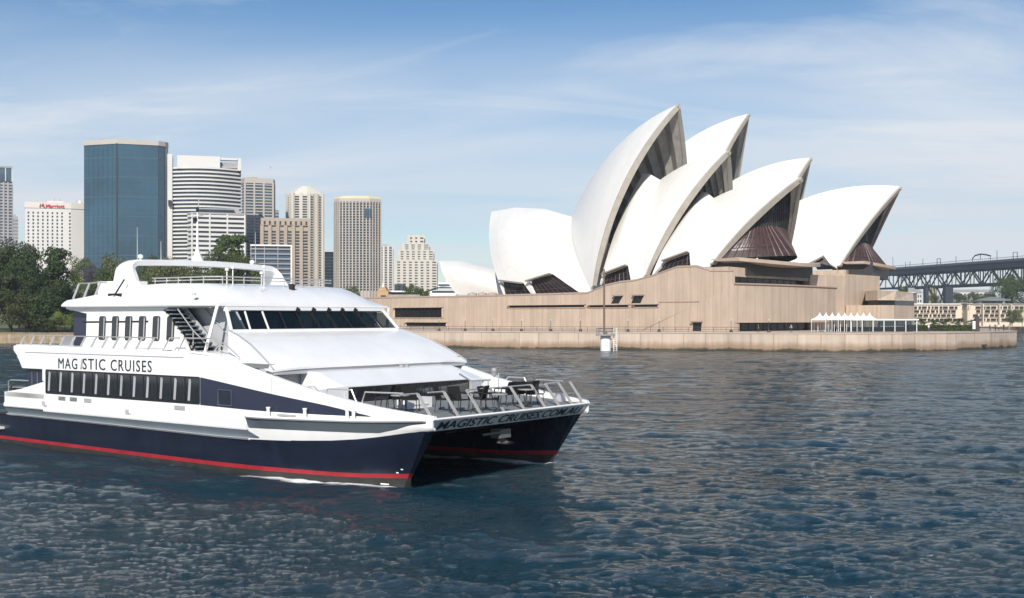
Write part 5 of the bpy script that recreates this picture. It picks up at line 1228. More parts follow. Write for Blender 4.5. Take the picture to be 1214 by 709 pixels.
# ---------------- topsides
xsA = [-26.4, -24, -22.8, -20, -16, -12, -9.5, -8.4, -7.5]
xsF = [-7.5, -6.6, -5.6, -4.6, -3.6, -2.6, -1.6, -.8, 0, .6, 1.2, 1.78]
kn = 1.97
def topsides(my):
    P = lambda x, y, z: (x, my(y), z)
    # grey chine band, leaning out towards the knuckle, fading out forward
    g = MB(); rows = []
    for x in xsA + [-6.9]:
        f = 1 if x < -7.6 else max(0, (-6.6 - x) / 1.0); z1 = zt(x) + (kn - .06 - zt(x)) * f * (1 if x > -26 else 1)
        rows.append([P(x, ty(x) + .16, zt(x)), P(x, ty(x) + .14, zt(x) + .05), P(x, ty(x) + .14 - .17 * f, z1), P(x, ty(x) + .4, z1), P(x, ty(x) + .4, zt(x))])
    g.loft(rows); fb(g, 'chine_band', m_fg)
    # white side: knuckle to deck edge
    g = MB(); rows = []
    for x in xsA:
        zc = kn - .08 if x > -26.8 else kn; hi = 2.72 if x < -22.9 else ztop(x); yk = ty(x) - .03
        if x < -22.9: rows.append([P(x, yk, zc), P(x, yk - .03, zc + .08), P(x, yk, zc + .2), P(x, ty(x), 2.2), P(x, ty(x), hi)])
        else: rows.append([P(x, yk, zc), P(x, yk - .03, zc + .08), P(x, yk, zc + .2), P(x, ty(x), 2.2), P(x, ty(x), hi)])
    aft = [[P(x, ty(x) - .03, kn), P(x, ty(x) - .06, kn + .06), P(x, ty(x) - .03, kn + .2), P(x, ty(x), 2.2), P(x, ty(x), 2.73)] for x in (-26.5, -24.5, -22.8)]
    g.slab(aft, .1, (0, my(0) - my(1), 0)); g.slab([r for r in rows if r[0][0] > -22.9], .1, (0, my(0) - my(1), 0))
    g.loft([[P(x, ty(x) + .16, zt(x) - .03), P(x, ty(x) + .16, zt(x) + .05), P(x, ty(x) + .02, zt(x) + .05), P(x, ty(x) + .10, zt(x) - .03)] for x in xsA])
    rows = []
    for x in xsF: rows.append([P(x, ty(x) + .15, zt(x) + .0), P(x, ty(x) + .05, (zt(x) + 2.4) / 2), P(x, ty(x), 2.45), P(x, ty(x), (2.5 + ztop(x)) / 2 + .1), P(x, ty(x) + .02, ztop(x))])
    g.slab(rows, .1, (0, my(0) - my(1), 0))
    a = (-22.85, 2.72); y = ty(-23)
    g.prism([P(x, y, z) for x, z in ((-26.5, 2.5), (-26.3, 2.74), (-24.95, 2.92), (-22.80, 3.36), (-22.80, 2.5))], P(0, .1, 0) if my(1) == 1 else (0, -.1, 0))
    g.prism([P(x, y - .0, z) for x, z in ((-25.3, 4.62), (-25.62, 4.86), (-25.62, 5.10), (-22.8, 5.08), (-22.8, 3.36), (-22.95, 3.42), (-22.95, 3.98), (-24.8, 3.98))], P(0, .1, 0) if my(1) == 1 else (0, -.1, 0))
    fb(g, 'side_wall', m_fw, 35)
    # bulwark cap along the fore deck
    g = MB(); rows = []
    for x in [-6.6, -5.6, -4.6, -3.6, -2.6, -1.6, -.8, 0, .6, 1.2, 1.8]:
        c = .30 if x < 1 else .2; rows.append([P(x, ty(x) + .0, ztop(x) - .02), P(x, ty(x) + .05, ztop(x) + .05), P(x, ty(x) + c, ztop(x) + .04), P(x, ty(x) + c + .03, ztop(x) - .04), P(x, ty(x) + c * .5, ztop(x) - .1)])
    g.loft(rows); 
    g.slab([[P(x, ty(x) + .32 * (1 if x < 1 else .6), ztop(x)), P(x, ty(x) + .36 * (1 if x < 1 else .6), 2.6)] for x in [-6.6, -5.6, -4.6, -3.6, -2.6, -1.6, -.8, 0, .6, 1.2, 1.7]], .04, (0, my(1) - my(0), 0))
    fb(g, 'bulwark', m_fw, 40)
    # rubbing strake on the bow
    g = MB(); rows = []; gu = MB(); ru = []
    for x in [-7.45, -6.4, -5.2, -4, -2.8, -1.6, -.6, .2, .9, 1.5]:
        zr = pw(x, [(-7.45, 2.50), (-1.3, 2.62), (1.5, 2.74)]); k = .30 * (1 - .75 * sm(-.5, 1.5, x)) * sm(-8.2, -6.6, x) + .03; dz = .40 * (1 - .8 * sm(-.8, 1.5, x))
        rows.append([P(x, ty(x) + .02, zr + .05), P(x, ty(x) - k, zr + .03), P(x, ty(x) - k - .05, zr - .03), P(x, ty(x) - k, zr - .09), P(x, ty(x) + .02, zr - .06)])
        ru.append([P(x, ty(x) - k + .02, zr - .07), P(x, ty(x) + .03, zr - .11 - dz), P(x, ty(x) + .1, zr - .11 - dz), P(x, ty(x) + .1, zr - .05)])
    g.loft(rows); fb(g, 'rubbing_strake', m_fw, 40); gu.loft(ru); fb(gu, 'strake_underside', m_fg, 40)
    # navy arrow panel behind the bow
    g = MB(); up = []; n_ = 14
    for i in range(n_ + 1):
        x = -10.55 + 9.6 * i / n_; z0 = pw(x, [(-10.6, 2.78), (-7.2, 2.72), (-3.2, 2.72), (-.9, 2.74)]); z1 = pw(x, [(-10.6, 3.97), (-9.6, 3.86), (-7.25, 3.58), (-3.25, 3.12), (-.9, 2.76)]); up.append([P(x, ty(x) - .012, z0), P(x, ty(x) - .012, max(z1, z0 + .01))])
    g.slab(up, .03, (0, my(0) - my(1), 0)); ob = fb(g, 'navy_panel', m_navy2)
    g = MB(); g.box(-9.3, -8.5, *sorted((my(ty(-9) - .03), my(ty(-9)))), 2.86, 3.46); g.build('hatch', m_navy, fy)
    g = MB(); y_ = my(ty(-9) - .035)
    g.tube([(-9.33, y_, 2.84), (-8.47, y_, 2.84), (-8.47, y_, 3.48), (-9.33, y_, 3.48), (-9.33, y_, 2.84)], .022, 4); g.build('hatch_frame', mat('hatch_frame', (.10, .11, .14), .5), fy)
    # stern navy panels
    g = MB(); g.prism([P(x, ty(0) + .25 if False else -1.15, z) for x, z in ((-24.75, 2.95), (-22.9, 3.4), (-22.9, 4.0), (-24.85, 4.0))], (0, .05, 0)); fb(g, 'stern_panel_and_shade', m_navy2)
    g = MB(); y_ = my(-1.17); g.tube([(-24.3, y_, 2.95), (-24.3, y_, 3.8), (-23.8, y_, 3.8), (-23.8, y_, 3.1)], .02, 4); fb(g, 'door_frame', m_fg)
    # saloon window strip: a frame, twelve panes with grey curtains
    y = ty(-15); s_ = my(0) - my(1)
    yy = lambda d: my(y + d)
    g = MB(); x0, x1, z0, z1 = -22.62, -10.6, 2.79, 3.98
    def bxs(g, xa, xb, da, db, za, zb): g.box(xa, xb, *sorted((yy(da), yy(db))), za, zb)
    bxs(g, x0, x1, -.02, .02, z0, z0 + .06); bxs(g, x0, x1, -.02, .02, z1 - .06, z1)
    for i in range(13): x = x0 + (x1 - x0) * i / 12; bxs(g, x - .025, x + .025, -.02, .02, z0 + .06, z1 - .06)
    fb(g, 'window_frame', m_blk)
    for i in range(12):
        xa, xb = x0 + (x1 - x0) * i / 12 + .025, x0 + (x1 - x0) * (i + 1) / 12 - .025
        g = MB(); bxs(g, xa, xb, -.008, .03, z0 + .06, z1 - .06); w = fb(g, 'saloon_window', m_fwin)
        g = MB(); c0 = xa + .16; q = lambda x, z: (x, yy(-.014), z); g.prism([q(c0, z0 + .14), q(c0 + .16, z0 + .14), q(c0 + .24, z1 - .2), q(c0 + .18, z1 - .1), q(c0 + .08, z1 - .12)], (0, .004 * (-1 if my(1) != 1 else 1), 0)); fb(g, 'curtain', m_curt, parent=w)
    # vents, mooring bitts
    for px, w_, m in ((69.5, .62, m_curt), (83, .62, m_curt), (100, .6, m_shade_fit), (207, .75, m_shade_fit)):
        c = fl(px, {69.5: 472, 83: 473, 100: 474.5, 207: 483}[px], 'y', -1.4); g = MB(); bxs(g, c.x, c.x + w_, -.02, .01, c.z - .10, c.z + .10); v = fb(g, 'vent', m)
        g = MB()
        for k in range(3): bxs(g, c.x + .03, c.x + w_ - .03, -.035, -.02, c.z - .07 + k * .06, c.z - .05 + k * .06)
        fb(g, 'louvre', m_curt if m is m_shade_fit else m_blk, parent=v)
    for px, py in ((51, 480), (150, 490)):
        c = fl(px, py, 'y', -1.42); g = MB(); bxs(g, c.x - .1, c.x + .16, -.03, 0, c.z - .08, c.z + .18); bxs(g, c.x + .1, c.x + .34, -.03, 0, c.z - .12, c.z + .02); fb(g, 'fitting', m_shade_fit)
    for x, z in ((-6.0, 2.58), (-4.0, 2.62), (-1.9, 2.66), (-1.6, 2.66)):
        g = MB(); yb = my(ty(x) - .17); g.lathe([(0, 0), (.07, 0), (.07, .3), (.095, .3), (.095, .36), (0, .36)], (x, yb, z - .02), 10); fb(g, 'mooring_bitt', m_fw, 40)
    g = MB(); g.box(-5.4, -4.45, *sorted((my(ty(-5) - .3), my(ty(-5) - .12))), 2.6, 2.66); fb(g, 'chock', m_curt)
both(topsides)
# lettering on both sides reads forward-aft; starboard as in the photograph
def side_place(x0, z0):
    return lambda u, v, d: (x0 + u, -1.4 - .012 - d, z0 + v + u * .004)
k = .62
text_mesh(1.62, 'MAG', .74, side_place(-21.5, 4.05), m_text, 'side_lettering', fy, .02, spacing=1.18)
text_mesh(.13, 'I', .74, lambda u, v, d: (-19.62 + u + v * .25, -1.412 - d, 4.07 + v), m_curt, 'side_lettering', fy, .02)
for wd, pa, pb in (('STIC', 98.5, 125), ('CRUISES', 131.5, 180)):
    xa_, xb_ = fl(pa, 433, 'y', -1.4).x, fl(pb, 433, 'y', -1.4).x; text_mesh(xb_ - xa_, wd, .74, side_place(xa_, 4.07), m_text, 'side_lettering', fy, .02, spacing=1.2)
g = MB(); g.box(-24.5, -11.7, -1.43, -1.4, 4.78, 4.81); fb(g, 'groove', m_shade_fit)

for x, z0, z1 in ((-19.6, 4.0, 4.98), (-12.9, 4.0, 4.95), (-8.1, 3.75, 4.6), (-6.0, 3.42, 4.05), (-17.2, 2.2, 2.76), (-10.9, 2.2, 2.76)):
    g = MB(); g.box(x, x + .014, ty(x) - .004, ty(x) + .01, z0, z1); fb(g, 'panel_seam', m_shade_fit)
for d, z, w in ((.30, .74, .09), (.42, .60, .10), (.62, .12, .34)):
    p = hull_pt(d, z, True); q = hull_pt(d + w, z, True); g = MB(); g.prism([(p[0], p[1] - .012, z), (q[0], q[1] - .012, z), (q[0], q[1] - .012, z + .10), (p[0], p[1] - .012, z + .10)], (0, .02, 0)); fb(g, 'draft_mark', m_fw)
# ---------------- stern
g = MB(); g.box(-26.4, -22.8, -1.3, mir(-1.3), 1.8, 1.95); fb(g, 'aft_deck', m_deck)
g = MB(); g.box(-23.4, -23.2, -1.1, mir(-1.1), 1.95, 4.8); fb(g, 'aft_wall', m_navy2)
g = MB(); g.box(-30.3, -26.9, -1.45, 1.2, .78, .9); fb(g, 'swim_step', m_fw)
g = MB(); a = fl(10, 462, 'y', -1.2); g.tube([(a.x, -1.2, 2.7), (a.x, -1.2, 3.25), (a.x + .25, -1.2, 3.32), (-24.6, -1.2, 3.34)], .035, 6); g.tube([(a.x, -1.2, 2.95), (-24.7, -1.2, 3.0)], .025, 6); fb(g, 'stern_rail', m_rail)
g = MB(); g.lathe([(.0, 0), (.16, .0), (.16, .3), (0, .3)], (a.x + .3, -1.1, 2.72), 12); fb(g, 'stern_winch', m_blk)

# ---------------- upper deck
g = MB(); g.box(-25.5, -6.3, -1.3, mir(-1.3), 4.45, 4.62); fb(g, 'upper_deck', m_deck)
def upper(my):
    P = lambda x, y, z: (x, my(y), z); sgn = 1 if my(1) == 1 else -1
    # sloping gunwale up from the side to the cabin foot
    g = MB(); rows = []
    for x in [-25.55, -22, -18, -14, -13.4]: rows.append([P(x, -1.38, ztop(x) - .04), P(x, -1.3, ztop(x) + .05), P(x, -.75, ztop(x) + .09), P(x, -.5, 4.6)])
    g.loft(rows, closed=False, caps=False)
    rows = [[P(x, -1.38, ztop(x) - .04), P(x, -1.3, ztop(x) + .04), P(x, -.6, ztop(x) + .06), P(x, .9, ztop(x) + .02), P(x, .9, ztop(x) - .5)] for x in [-13.4, -12, -11.1, -10, -8.6, -7.25, -6.6]]
    g.loft(rows, closed=False, caps=False); g.prism([P(-6.6, -1.36, 3.4), P(-6.6, -1.36, ztop(-6.6)), P(-6.6, .9, ztop(-6.6)), P(-6.6, .9, 3.4)], (-.1, 0, 0))
    fb(g, 'gunwale', m_fw, 30)
    # rail with raked stanchions
    g = MB(); top_ = [P(x, -1.2, 5.62) for x in (-25.2, -20, -13.9)]; g.tube(top_, .032, 6); fb(g, 'deck_rail', m_rail)
    for i in range(13):
        x = -24.9 + i * .9; g = MB(); g.bar(P(x - .42, -1.24, 5.08), P(x, -1.2, 5.6), .05, .09); fb(g, 'stanchion', m_rail)
    g = MB()
    for pts in (((-13.6, 5.04), (-13.1, 5.62), (-12.4, 5.62)), ((-12.5, 5.04), (-12.05, 5.62), (-10.1, 5.62), (-9.45, 5.30)), ((-10.1, 4.98), (-9.65, 5.42), (-9.35, 5.44), (-8.35, 4.86), (-8.4, 4.66))): g.tube([P(x, -1.1, z) for x, z in pts], .035, 6)
    fb(g, 'boarding_rail', m_rail)
    # cabin wall with its six tall window slots and the dark line that links them
    wy = -.52
    g = MB(); g.prism([P(x, wy, z) for x, z in ((-21.6, 4.7), (-20.55, 5.5), (-20.5, 6.72), (-22.3, 6.95), (-22.3, 7.04), (-13.9, 7.04), (-14.4, 6.86), (-12.9, 5.6), (-12.3, 4.7))], (0, .12 * sgn, 0)); fb(g, 'cabin_wall', m_fw)
    g = MB(); g.prism([P(x, wy + .35, z) for x, z in ((-22.2, 4.7), (-20.8, 4.7), (-20.8, 6.9), (-22.2, 6.9))], (0, .05 * sgn, 0)); fb(g, 'stern_panel_and_shade', m_navy2)  # navy sheet painted in for the shaded cabin interior
    g = MB(); g.prism([P(x, wy - .015, z) for x, z in ((-20.85, 6.26), (-15.5, 6.30), (-15.5, 6.38), (-20.85, 6.34))], (0, .03 * sgn, 0)); fb(g, 'trim_line', m_blk)
    for i in range(6):
        xa_, xb_ = fl(121.5, 388, 'y', -.52).x, fl(202.5, 386, 'y', -.52).x; x = xa_ + (xb_ - xa_) * i / 5; g = MB(); w, h, zc, r_ = .27, .57, 6.02, .12
        pts = []
        for cx_, cz_, a0 in ((w - r_, h - r_, 0), (-w + r_, h - r_, 90), (-w + r_, -h + r_, 180), (w - r_, -h + r_, 270)):
            for q in range(4): a = R(a0 + q * 30); zq = cz_ + r_ * math.sin(a); pts.append(P(x + cx_ + r_ * math.cos(a) + zq * .07, wy - .03, zc + zq))
        g.prism(pts, (0, .05 * sgn, 0)); wn_ = fb(g, 'cabin_window', m_fwin)
        g = MB(); g.prism([P(x + a_ + b_ * .07, wy - .036, zc + b_) for a_, b_ in ((.12, -.5), (.2, -.5), (.2, .5), (.12, .5))], (0, .004 * sgn, 0)); fb(g, 'curtain', m_curt, parent=wn_)
    # stair from the side deck to the roof
    st = None; g = MB()
    for s in (.0,):
        g.prism([P(x, s, z) for x, z in ((-13.75, 6.95), (-13.45, 7.02), (-10.75, 4.9), (-10.75, 4.72), (-11.05, 4.72))], (0, .04 * sgn, 0))
    st = fb(g, 'stair', m_shade_fit)
    for i in range(12):
        f = (i + .5) / 12; x = -13.6 + 2.8 * f; z = 6.95 - 2.15 * f; g = MB(); a, b = sorted((my(-.92), my(-.02))); g.box(x - .15, x + .10, a, b, z - .035, z + .02); fb(g, 'stair_tread', m_fg, parent=st)
        g = MB(); g.box(x - .15, x - .11, a, b, z - .17, z - .04); fb(g, 'stair_riser', m_blk, parent=st)
    g = MB(); g.prism([P(x, .02, z) for x, z in ((-14.1, 7.0), (-13.3, 7.0), (-10.6, 4.7), (-12.2, 4.7))], (0, .03 * sgn, 0)); fb(g, 'stair_back', m_blk, parent=st)
    g = MB(); g.tube([P(-12.7, -.98, 6.9), P(-11.6, -.98, 5.95), P(-10.7, -.98, 5.4), P(-10.7, -.98, 4.8)], .03, 6); g.tube([P(-11.6, -.98, 5.95), P(-11.6, -.98, 5.3)], .025, 6); fb(g, 'stair_rail', m_rail, parent=st)
    # wheelhouse side wall behind the stair, its shade painted in grey; corner post
    g = MB(); g.prism([P(x, .35, z) for x, z in ((-13.9, 4.7), (-13.9, 7.0), (-10.55, 7.0), (-9.75, 5.95), (-9.75, 4.7))], (0, .1 * sgn, 0)) if sgn == 1 else g.prism([P(x, .35, z) for x, z in ((-13.9, 4.7), (-13.9, 5.95), (-9.75, 5.95), (-9.75, 4.7))], (0, .1 * sgn, 0)); fb(g, 'wheelhouse_wall', m_shade_fit)
    g = MB(); g.bar(P(-10.5, -.55, 7.02), P(-10.95, -.85, 4.98), .12, .12); fb(g, 'roof_post', m_fw)
    g = MB(); g.tube([P(-12.6, .30, 7.0), P(-10.6, .30, 5.6)], .03, 5); fb(g, 'wall_trim', m_curt)
both(upper)

# ---------------- wheelhouse front
zb0, zb1 = 5.97, 6.80; xb0, xb1 = -9.74, -10.42; yL = (-.42, 10.02); yT = (-.12, 9.72)
npn = 10
def fr_pt(s, t): return Vector((xb0 + (xb1 - xb0) * t - .35 * (2 * s - 1) ** 4 * 0, (yL[0] + (yL[1] - yL[0]) * s) * (1 - t) + (yT[0] + (yT[1] - yT[0]) * s) * t, zb0 + (zb1 - zb0) * t))
out = Vector((zb1 - zb0, 0, xb0 - xb1)).normalized()
for i in range(npn):
    a, b = i / npn + .008, (i + 1) / npn - .008; g = MB(); g.prism([fr_pt(a, .03), fr_pt(b, .03), fr_pt(b, .97), fr_pt(a, .97)], -out * .03); fb(g, 'wheelhouse_window', m_cglass)
for i in range(npn + 1):
    s = i / npn; g = MB(); w = .05 if 0 < i < npn else .14; m = m_fw if i in (0, 1, 2, npn) else m_blk
    g.bar(fr_pt(s, -.02) + out * .02, fr_pt(s, 1.02) + out * .02, w, .07, (0, 1, 0)); fb(g, 'window_post', m)
g = MB(); g.bar(fr_pt(0, -.04), fr_pt(1, -.04), .09, .14); fb(g, 'window_sill', m_fw); g = MB(); g.bar(fr_pt(-.005, 1.12), fr_pt(1.005, 1.12), .22, .2); fb(g, 'window_head', m_fw)
g = MB(); g.bar(fr_pt(0.02, 1.0) + out * .03, fr_pt(.98, 1.0) + out * .03, .05, .05); fb(g, 'window_head_shade', m_blk)
for s in (.40, .50, .60, .69, .78): g = MB(); p = fr_pt(s, 1.0) + out * .06; g.prism([p, p + Vector((.06, .1, -.10)), p + Vector((-.02, .28, .05)), p + Vector((-.05, .1, .16))], (.06, 0, .02)); fb(g, 'wiper', m_blk)
# inside: floor, back wall, console, seats, a side window to port
g = MB(); g.box(-14.2, -9.9, .4, mir(.4), 5.05, 5.12); fb(g, 'wheelhouse_floor', m_deck)
g = MB(); g.box(-14.2, -14.1, .4, mir(2.2), 5.1, 7.0); fb(g, 'wheelhouse_back', mat('cabin_dark', (.05, .055, .06), .7))
g = MB(); g.box(-10.6, -10.1, 1.6, 8.6, 5.1, 6.02); fb(g, 'helm_console', m_blk)
for y in (3.8, 5.4, 6.6): 
    g = MB(); g.box(-11.9, -11.4, y - .28, y + .28, 5.6, 5.72); g.box(-11.98, -11.86, y - .26, y + .26, 5.72, 6.4); g.tube([(-11.65, y, 5.1), (-11.65, y, 5.6)], .06, 6); fb(g, 'helm_seat', m_shade_fit)
g = MB(); yp = mir(.35)
for x in (-13.8, -12.6, -11.5, -10.5): g.bar((x, yp, 5.95), (x, yp, 7.0), .08, .08)
fb(g, 'side_window_posts', m_fw); 
for xa, xb in ((-13.75, -12.65), (-12.55, -11.55), (-11.45, -10.55)): g = MB(); g.box(xa, xb, yp - .02, yp + .02, 5.95, 7.0); fb(g, 'side_window', m_cglass)

# ---------------- brow between the windows and the fore deck
prof = [(-9.80, 5.95), (-8.9, 5.76), (-7.9, 5.45), (-7.1, 5.10), (-6.4, 4.74), (-5.98, 4.48), (-5.98, 4.40)]
g = MB(); rings = []; ny = 25
for x, z in prof:
    f = (x + 9.8) / 3.82; y0 = -.52 - .82 * f; y1 = mir(y0); r_ = []
    for k in range(ny):
        s = k / (ny - 1) * 2 - 1; e = abs(s) ** 6; dz = -.10 * e * min(1, f * 1.5); dx = .06 * f * (1 - s * s)
        r_.append((x + dx, CY + (y1 - CY) * s, z + dz))
    rings.append(r_)
g.grid(rings); lo = rings[-1]
g.grid([lo, [(x - .35, y * .995 + .024, z - .02) for x, y, z in lo]])
for e in (0, -1): g.add([r[e] for r in rings] + [(-9.8, rings[0][e][1], 4.5), (rings[-1][e][0] - .35, rings[-1][e][1], 4.35)], [tuple(list(range(len(rings))) + [len(rings) + 1, len(rings)])])
fb(g, 'brow', m_fw, 40)
for my in ((lambda y: y), mir):
    g = MB(); g.tube([(x + .02, my(-.50 - .82 * (x + 9.8) / 3.82), z + .03 - .09 * min(1, (x + 9.8) / 3.82 * 1.5)) for x, z in prof[:-1]], .03, 6); fb(g, 'brow_seam', m_curt)
# saloon front below the brow with its shade put in as grey, sloped face, window, side returns
g = MB(); g.box(-6.75, -6.45, -1.3, mir(-1.3), 2.5, 4.42); g.box(-6.4, -6.0, -1.22, mir(-1.22), 4.19, 4.385); fb(g, 'saloon_front', m_shade_fit)  # forward strip is grey to stand in for the shadow gap under the brow
g = MB()
for my in ((lambda y: y), mir):
    g.hexa([(-6.4, my(.75), 2.5), (-5.2, my(.75), 2.5), (-4.0, my(-.95), 2.5), (-6.4, my(-.2), 2.5), (-6.4, my(.75), 3.7), (-5.0, my(.75), 4.2), (-3.98, my(-1.0), 3.66), (-6.4, my(.2), 3.4)][:0] or [(-4.6, my(-1.0), 2.5), (-4.0, my(-1.0), 2.5), (-4.0, my(.7), 2.5), (-5.3, my(.7), 2.5), (-4.3, my(-1.05), 3.52), (-3.98, my(-1.05), 3.62), (-3.98, my(.7), 3.70), (-5.35, my(.55), 4.26)])
g.hexa([(-6.4, .6, 2.5), (-3.98, .7, 2.5), (-3.98, mir(.7), 2.5), (-6.4, mir(.6), 2.5), (-5.35, .55, 4.26), (-3.98, .7, 3.70), (-3.98, mir(.7), 3.70), (-5.35, mir(.55), 4.26)])
g.hexa([(-6.42, .55, 3.6), (-5.36, .55, 3.6), (-5.36, mir(.55), 3.6), (-6.42, mir(.55), 3.6), (-6.42, .55, 4.27), (-5.36, .55, 4.262), (-5.36, mir(.55), 4.262), (-6.42, mir(.55), 4.27)])
fb(g, 'saloon_face', m_fw)
ws = [1.0 + i * 1.52 for i in range(6)]
g = MB(); g.box(-3.99, -3.955, .93, 8.67, 3.0, 3.66); fb(g, 'window_frame', m_blk)
for i in range(5): g = MB(); g.box(-3.97, -3.94, ws[i] + .02, ws[i+1] - .02, 3.06, 3.6); fb(g, 'saloon_window', m_fwin)
g = MB(); g.box(-3.985, -3.93, 8.7, 9.5, 3.0, 3.62); fb(g, 'sliding_door', m_shade_fit)
g = MB(); c = fl(363, 456, 'x', -6.4); g.prism([(-6.43, -1.0, 3.3), (-6.43, -.2, 3.3), (-6.43, -.2, 3.86), (-6.43, -1.0, 3.86)], (.03, 0, 0)); fb(g, 'alcove_window', m_blk)
g = MB(); c = fl(480, 433, 'x', -5.55)
for d in (-.22, .12): g.lathe([(0, 0), (.09, 0), (.11, .14), (0, .16)], (-5.55, c.y + d, 4.25), 10)
g.box(-5.6, -5.5, c.y - .35, c.y + .3, 4.22, 4.27); fb(g, 'deck_light', m_curt)

# ---------------- fore deck and its rails
g = MB(); g.prism([(-4.2, -1.1, 2.98), (1.7, -.3, 2.68), (1.7, mir(-.3), 2.68), (-4.2, mir(-1.1), 2.98)], (0, 0, .06)); g.prism([(1.7, -.3, 2.68), (1.8, CY, 2.68), (1.7, mir(-.3), 2.68)], (0, 0, .06)); fb(g, 'fore_deck', m_deck)
dkz = lambda x: 2.74 + (1.7 - x) / 5.9 * .30
bots = [(515, 497), (545, 493.2), (571, 490.4), (598, 488), (622, 485.8), (647, 483.5), (664, 482), (680, 480.5), (694, 479)]
dk = lambda y: 1.62 + .10 * math.sin(math.pi * (y + .42) / 10.44)
ys_ = [fl(px, py, 'x', 1.72).y for px, py in bots]
for y in ys_:
    g = MB()
    for d in (-.05, .05): g.bar((dk(y), y + d, 2.74), (dk(y) - .72, y + d - .02, 3.66), .024, .055)
    fb(g, 'bow_stanchion', m_rail)
for a, b in ((0, 0), (1, 1), (2, 4), (4, 5), (6, 7)):
    g = MB(); ya, yb = (ys_[a], ys_[b]) if a != b else (ys_[a] - .9, ys_[a]); p = [(dk(ya + (yb - ya) * k / 6) - .74, ya + (yb - ya) * k / 6, 3.67) for k in range(7)]; g.tube(p, .03, 6); fb(g, 'bow_rail', m_rail)
def bow_hoops(my):
    for xa, xb in ((-4.3, -3.6), (-3.35, -1.75), (-1.55, .35)):
        g = MB(); ya, yb = ty(xa) + .2, ty(xb) + .2; za, zb_ = ztop(xa), ztop(xb); zh = max(za, 3.1) + .28
        zh = {-4.3: 3.78, -3.35: 3.72, -1.55: 3.66}[xa]
        g.tube([(xa, my(ya), za), (xa + .2, my(ya), zh), (xb - .3, my(yb), zh), (xb, my(yb), zb_ if xb < 0 else zh)], .032, 6); fb(g, 'bulwark_hoop', m_rail)
both(bow_hoops)
# boarding davit, loudhailer and lamp on the fore deck
q = fl(558, 470, 'x', -2.4); zt_ = 3.72
g = MB(); g.tube([(-2.4, q.y, 2.9), (-2.4, q.y, zt_), (-2.55, q.y - .6, 4.05)], .045, 6); g.tube([(-2.4, q.y, zt_), (-2.2, q.y + 1.15, zt_)], .04, 6); g.tube([(-2.4, q.y, 2.95), (-2.3, q.y + .8, zt_)], .035, 6); fb(g, 'davit', m_rail)
for d, h in ((1.0, 3.7), (1.75, 4.0)): g = MB(); g.tube([(-2.2, q.y + d, 2.6), (-2.2, q.y + d, h)], .03, 6); fb(g, 'davit_post', m_rail)
g = MB(); g.lathe([(0, 0), (.06, 0), (.15, .2), (0, .2)], (-2.2, q.y + 1.42, 3.86), 10); g.lathe([(0, 0), (.11, 0), (.11, .14), (0, .14)], (-2.2, q.y + 1.42, 4.1), 10); g.tube([(-2.2, q.y + 1.42, 2.6), (-2.2, q.y + 1.42, 4.1)], .02, 5); fb(g, 'loudhailer', m_curt)
g = MB(); q2 = fl(491, 484, 'z', 2.86); g.box(q2.x - .25, q2.x + .3, q2.y - .75, q2.y + .75, 2.84, 3.3); g.box(q2.x + .3, q2.x + .33, q2.y - .5, q2.y + .5, 3.02, 3.08); fb(g, 'deck_locker', m_fw)
g = MB(); q3 = fl(664, 470, 'y', 9.6); g.box(q3.x - .22, q3.x + .22, 9.35, 9.7, 2.7, 3.12); fb(g, 'port_fitting', m_shade_fit)

# ---------------- roof, arch, mast
st = [(-22.25, 7.40, .35), (-21.2, 7.48, .3), (-19.4, 7.66, .3), (-18, 7.8, .3), (-16.8, 8.02, .45), (-15, 8.10, .7), (-13.2, 8.06, 1.0), (-12.2, 7.88, 1.3), (-11.4, 7.6, 1.5), (-10.85, 7.32, 1.6), (-10.5, 7.12, 1.6)]
g = MB(); rings = []
for x, z, ins in st:
    e = -.82 + .3 * sm(-12, -10.5, x); b0 = 7.02 if x > -22 else 7.05
    half = [(e + .03, b0), (e, b0 + .06), (e + .05, min(b0 + .13, z - .02)), (e + ins * .55, b0 + (z - b0) * .72), (e + ins, z - .015), (e + ins + 1.2, z + .035), (CY, z + .06)]
    rings.append([(x - (.25 if k == 0 else 0) * 0, y, zz_) for k, (y, zz_) in enumerate(half)] + [(x, mir(y), zz_) for y, zz_ in half[:-1][::-1]])
g.loft(rings); fb(g, 'roof', m_fw, 35)
g = MB(); g.box(-22.0, -11.0, -.5, mir(-.5), 6.94, 7.03); g.box(-11.0, -10.56, -.25, mir(-.25), 6.93, 7.09); fb(g, 'roof_soffit', m_shade_fit)  # front strip is grey to stand in for shade under the roof edge
path = []
for k in range(7): path.append((-.02 + .14 * k / 6, 7.6 + 1.05 * k / 6))
for k in range(1, 8): a = math.pi / 2 * k / 7; path.append((.12 + .62 * (1 - math.cos(a)), 8.65 + .62 * math.sin(a)))
half_ = len(path); mid_ = [(.74 + (8.12) * k / 12, 9.27 + .10 * math.sin(math.pi * k / 12)) for k in range(1, 12)]
path = path + mid_ + [(mir(y), z) for y, z in path[:half_][::-1]]
g = MB(); rings = []
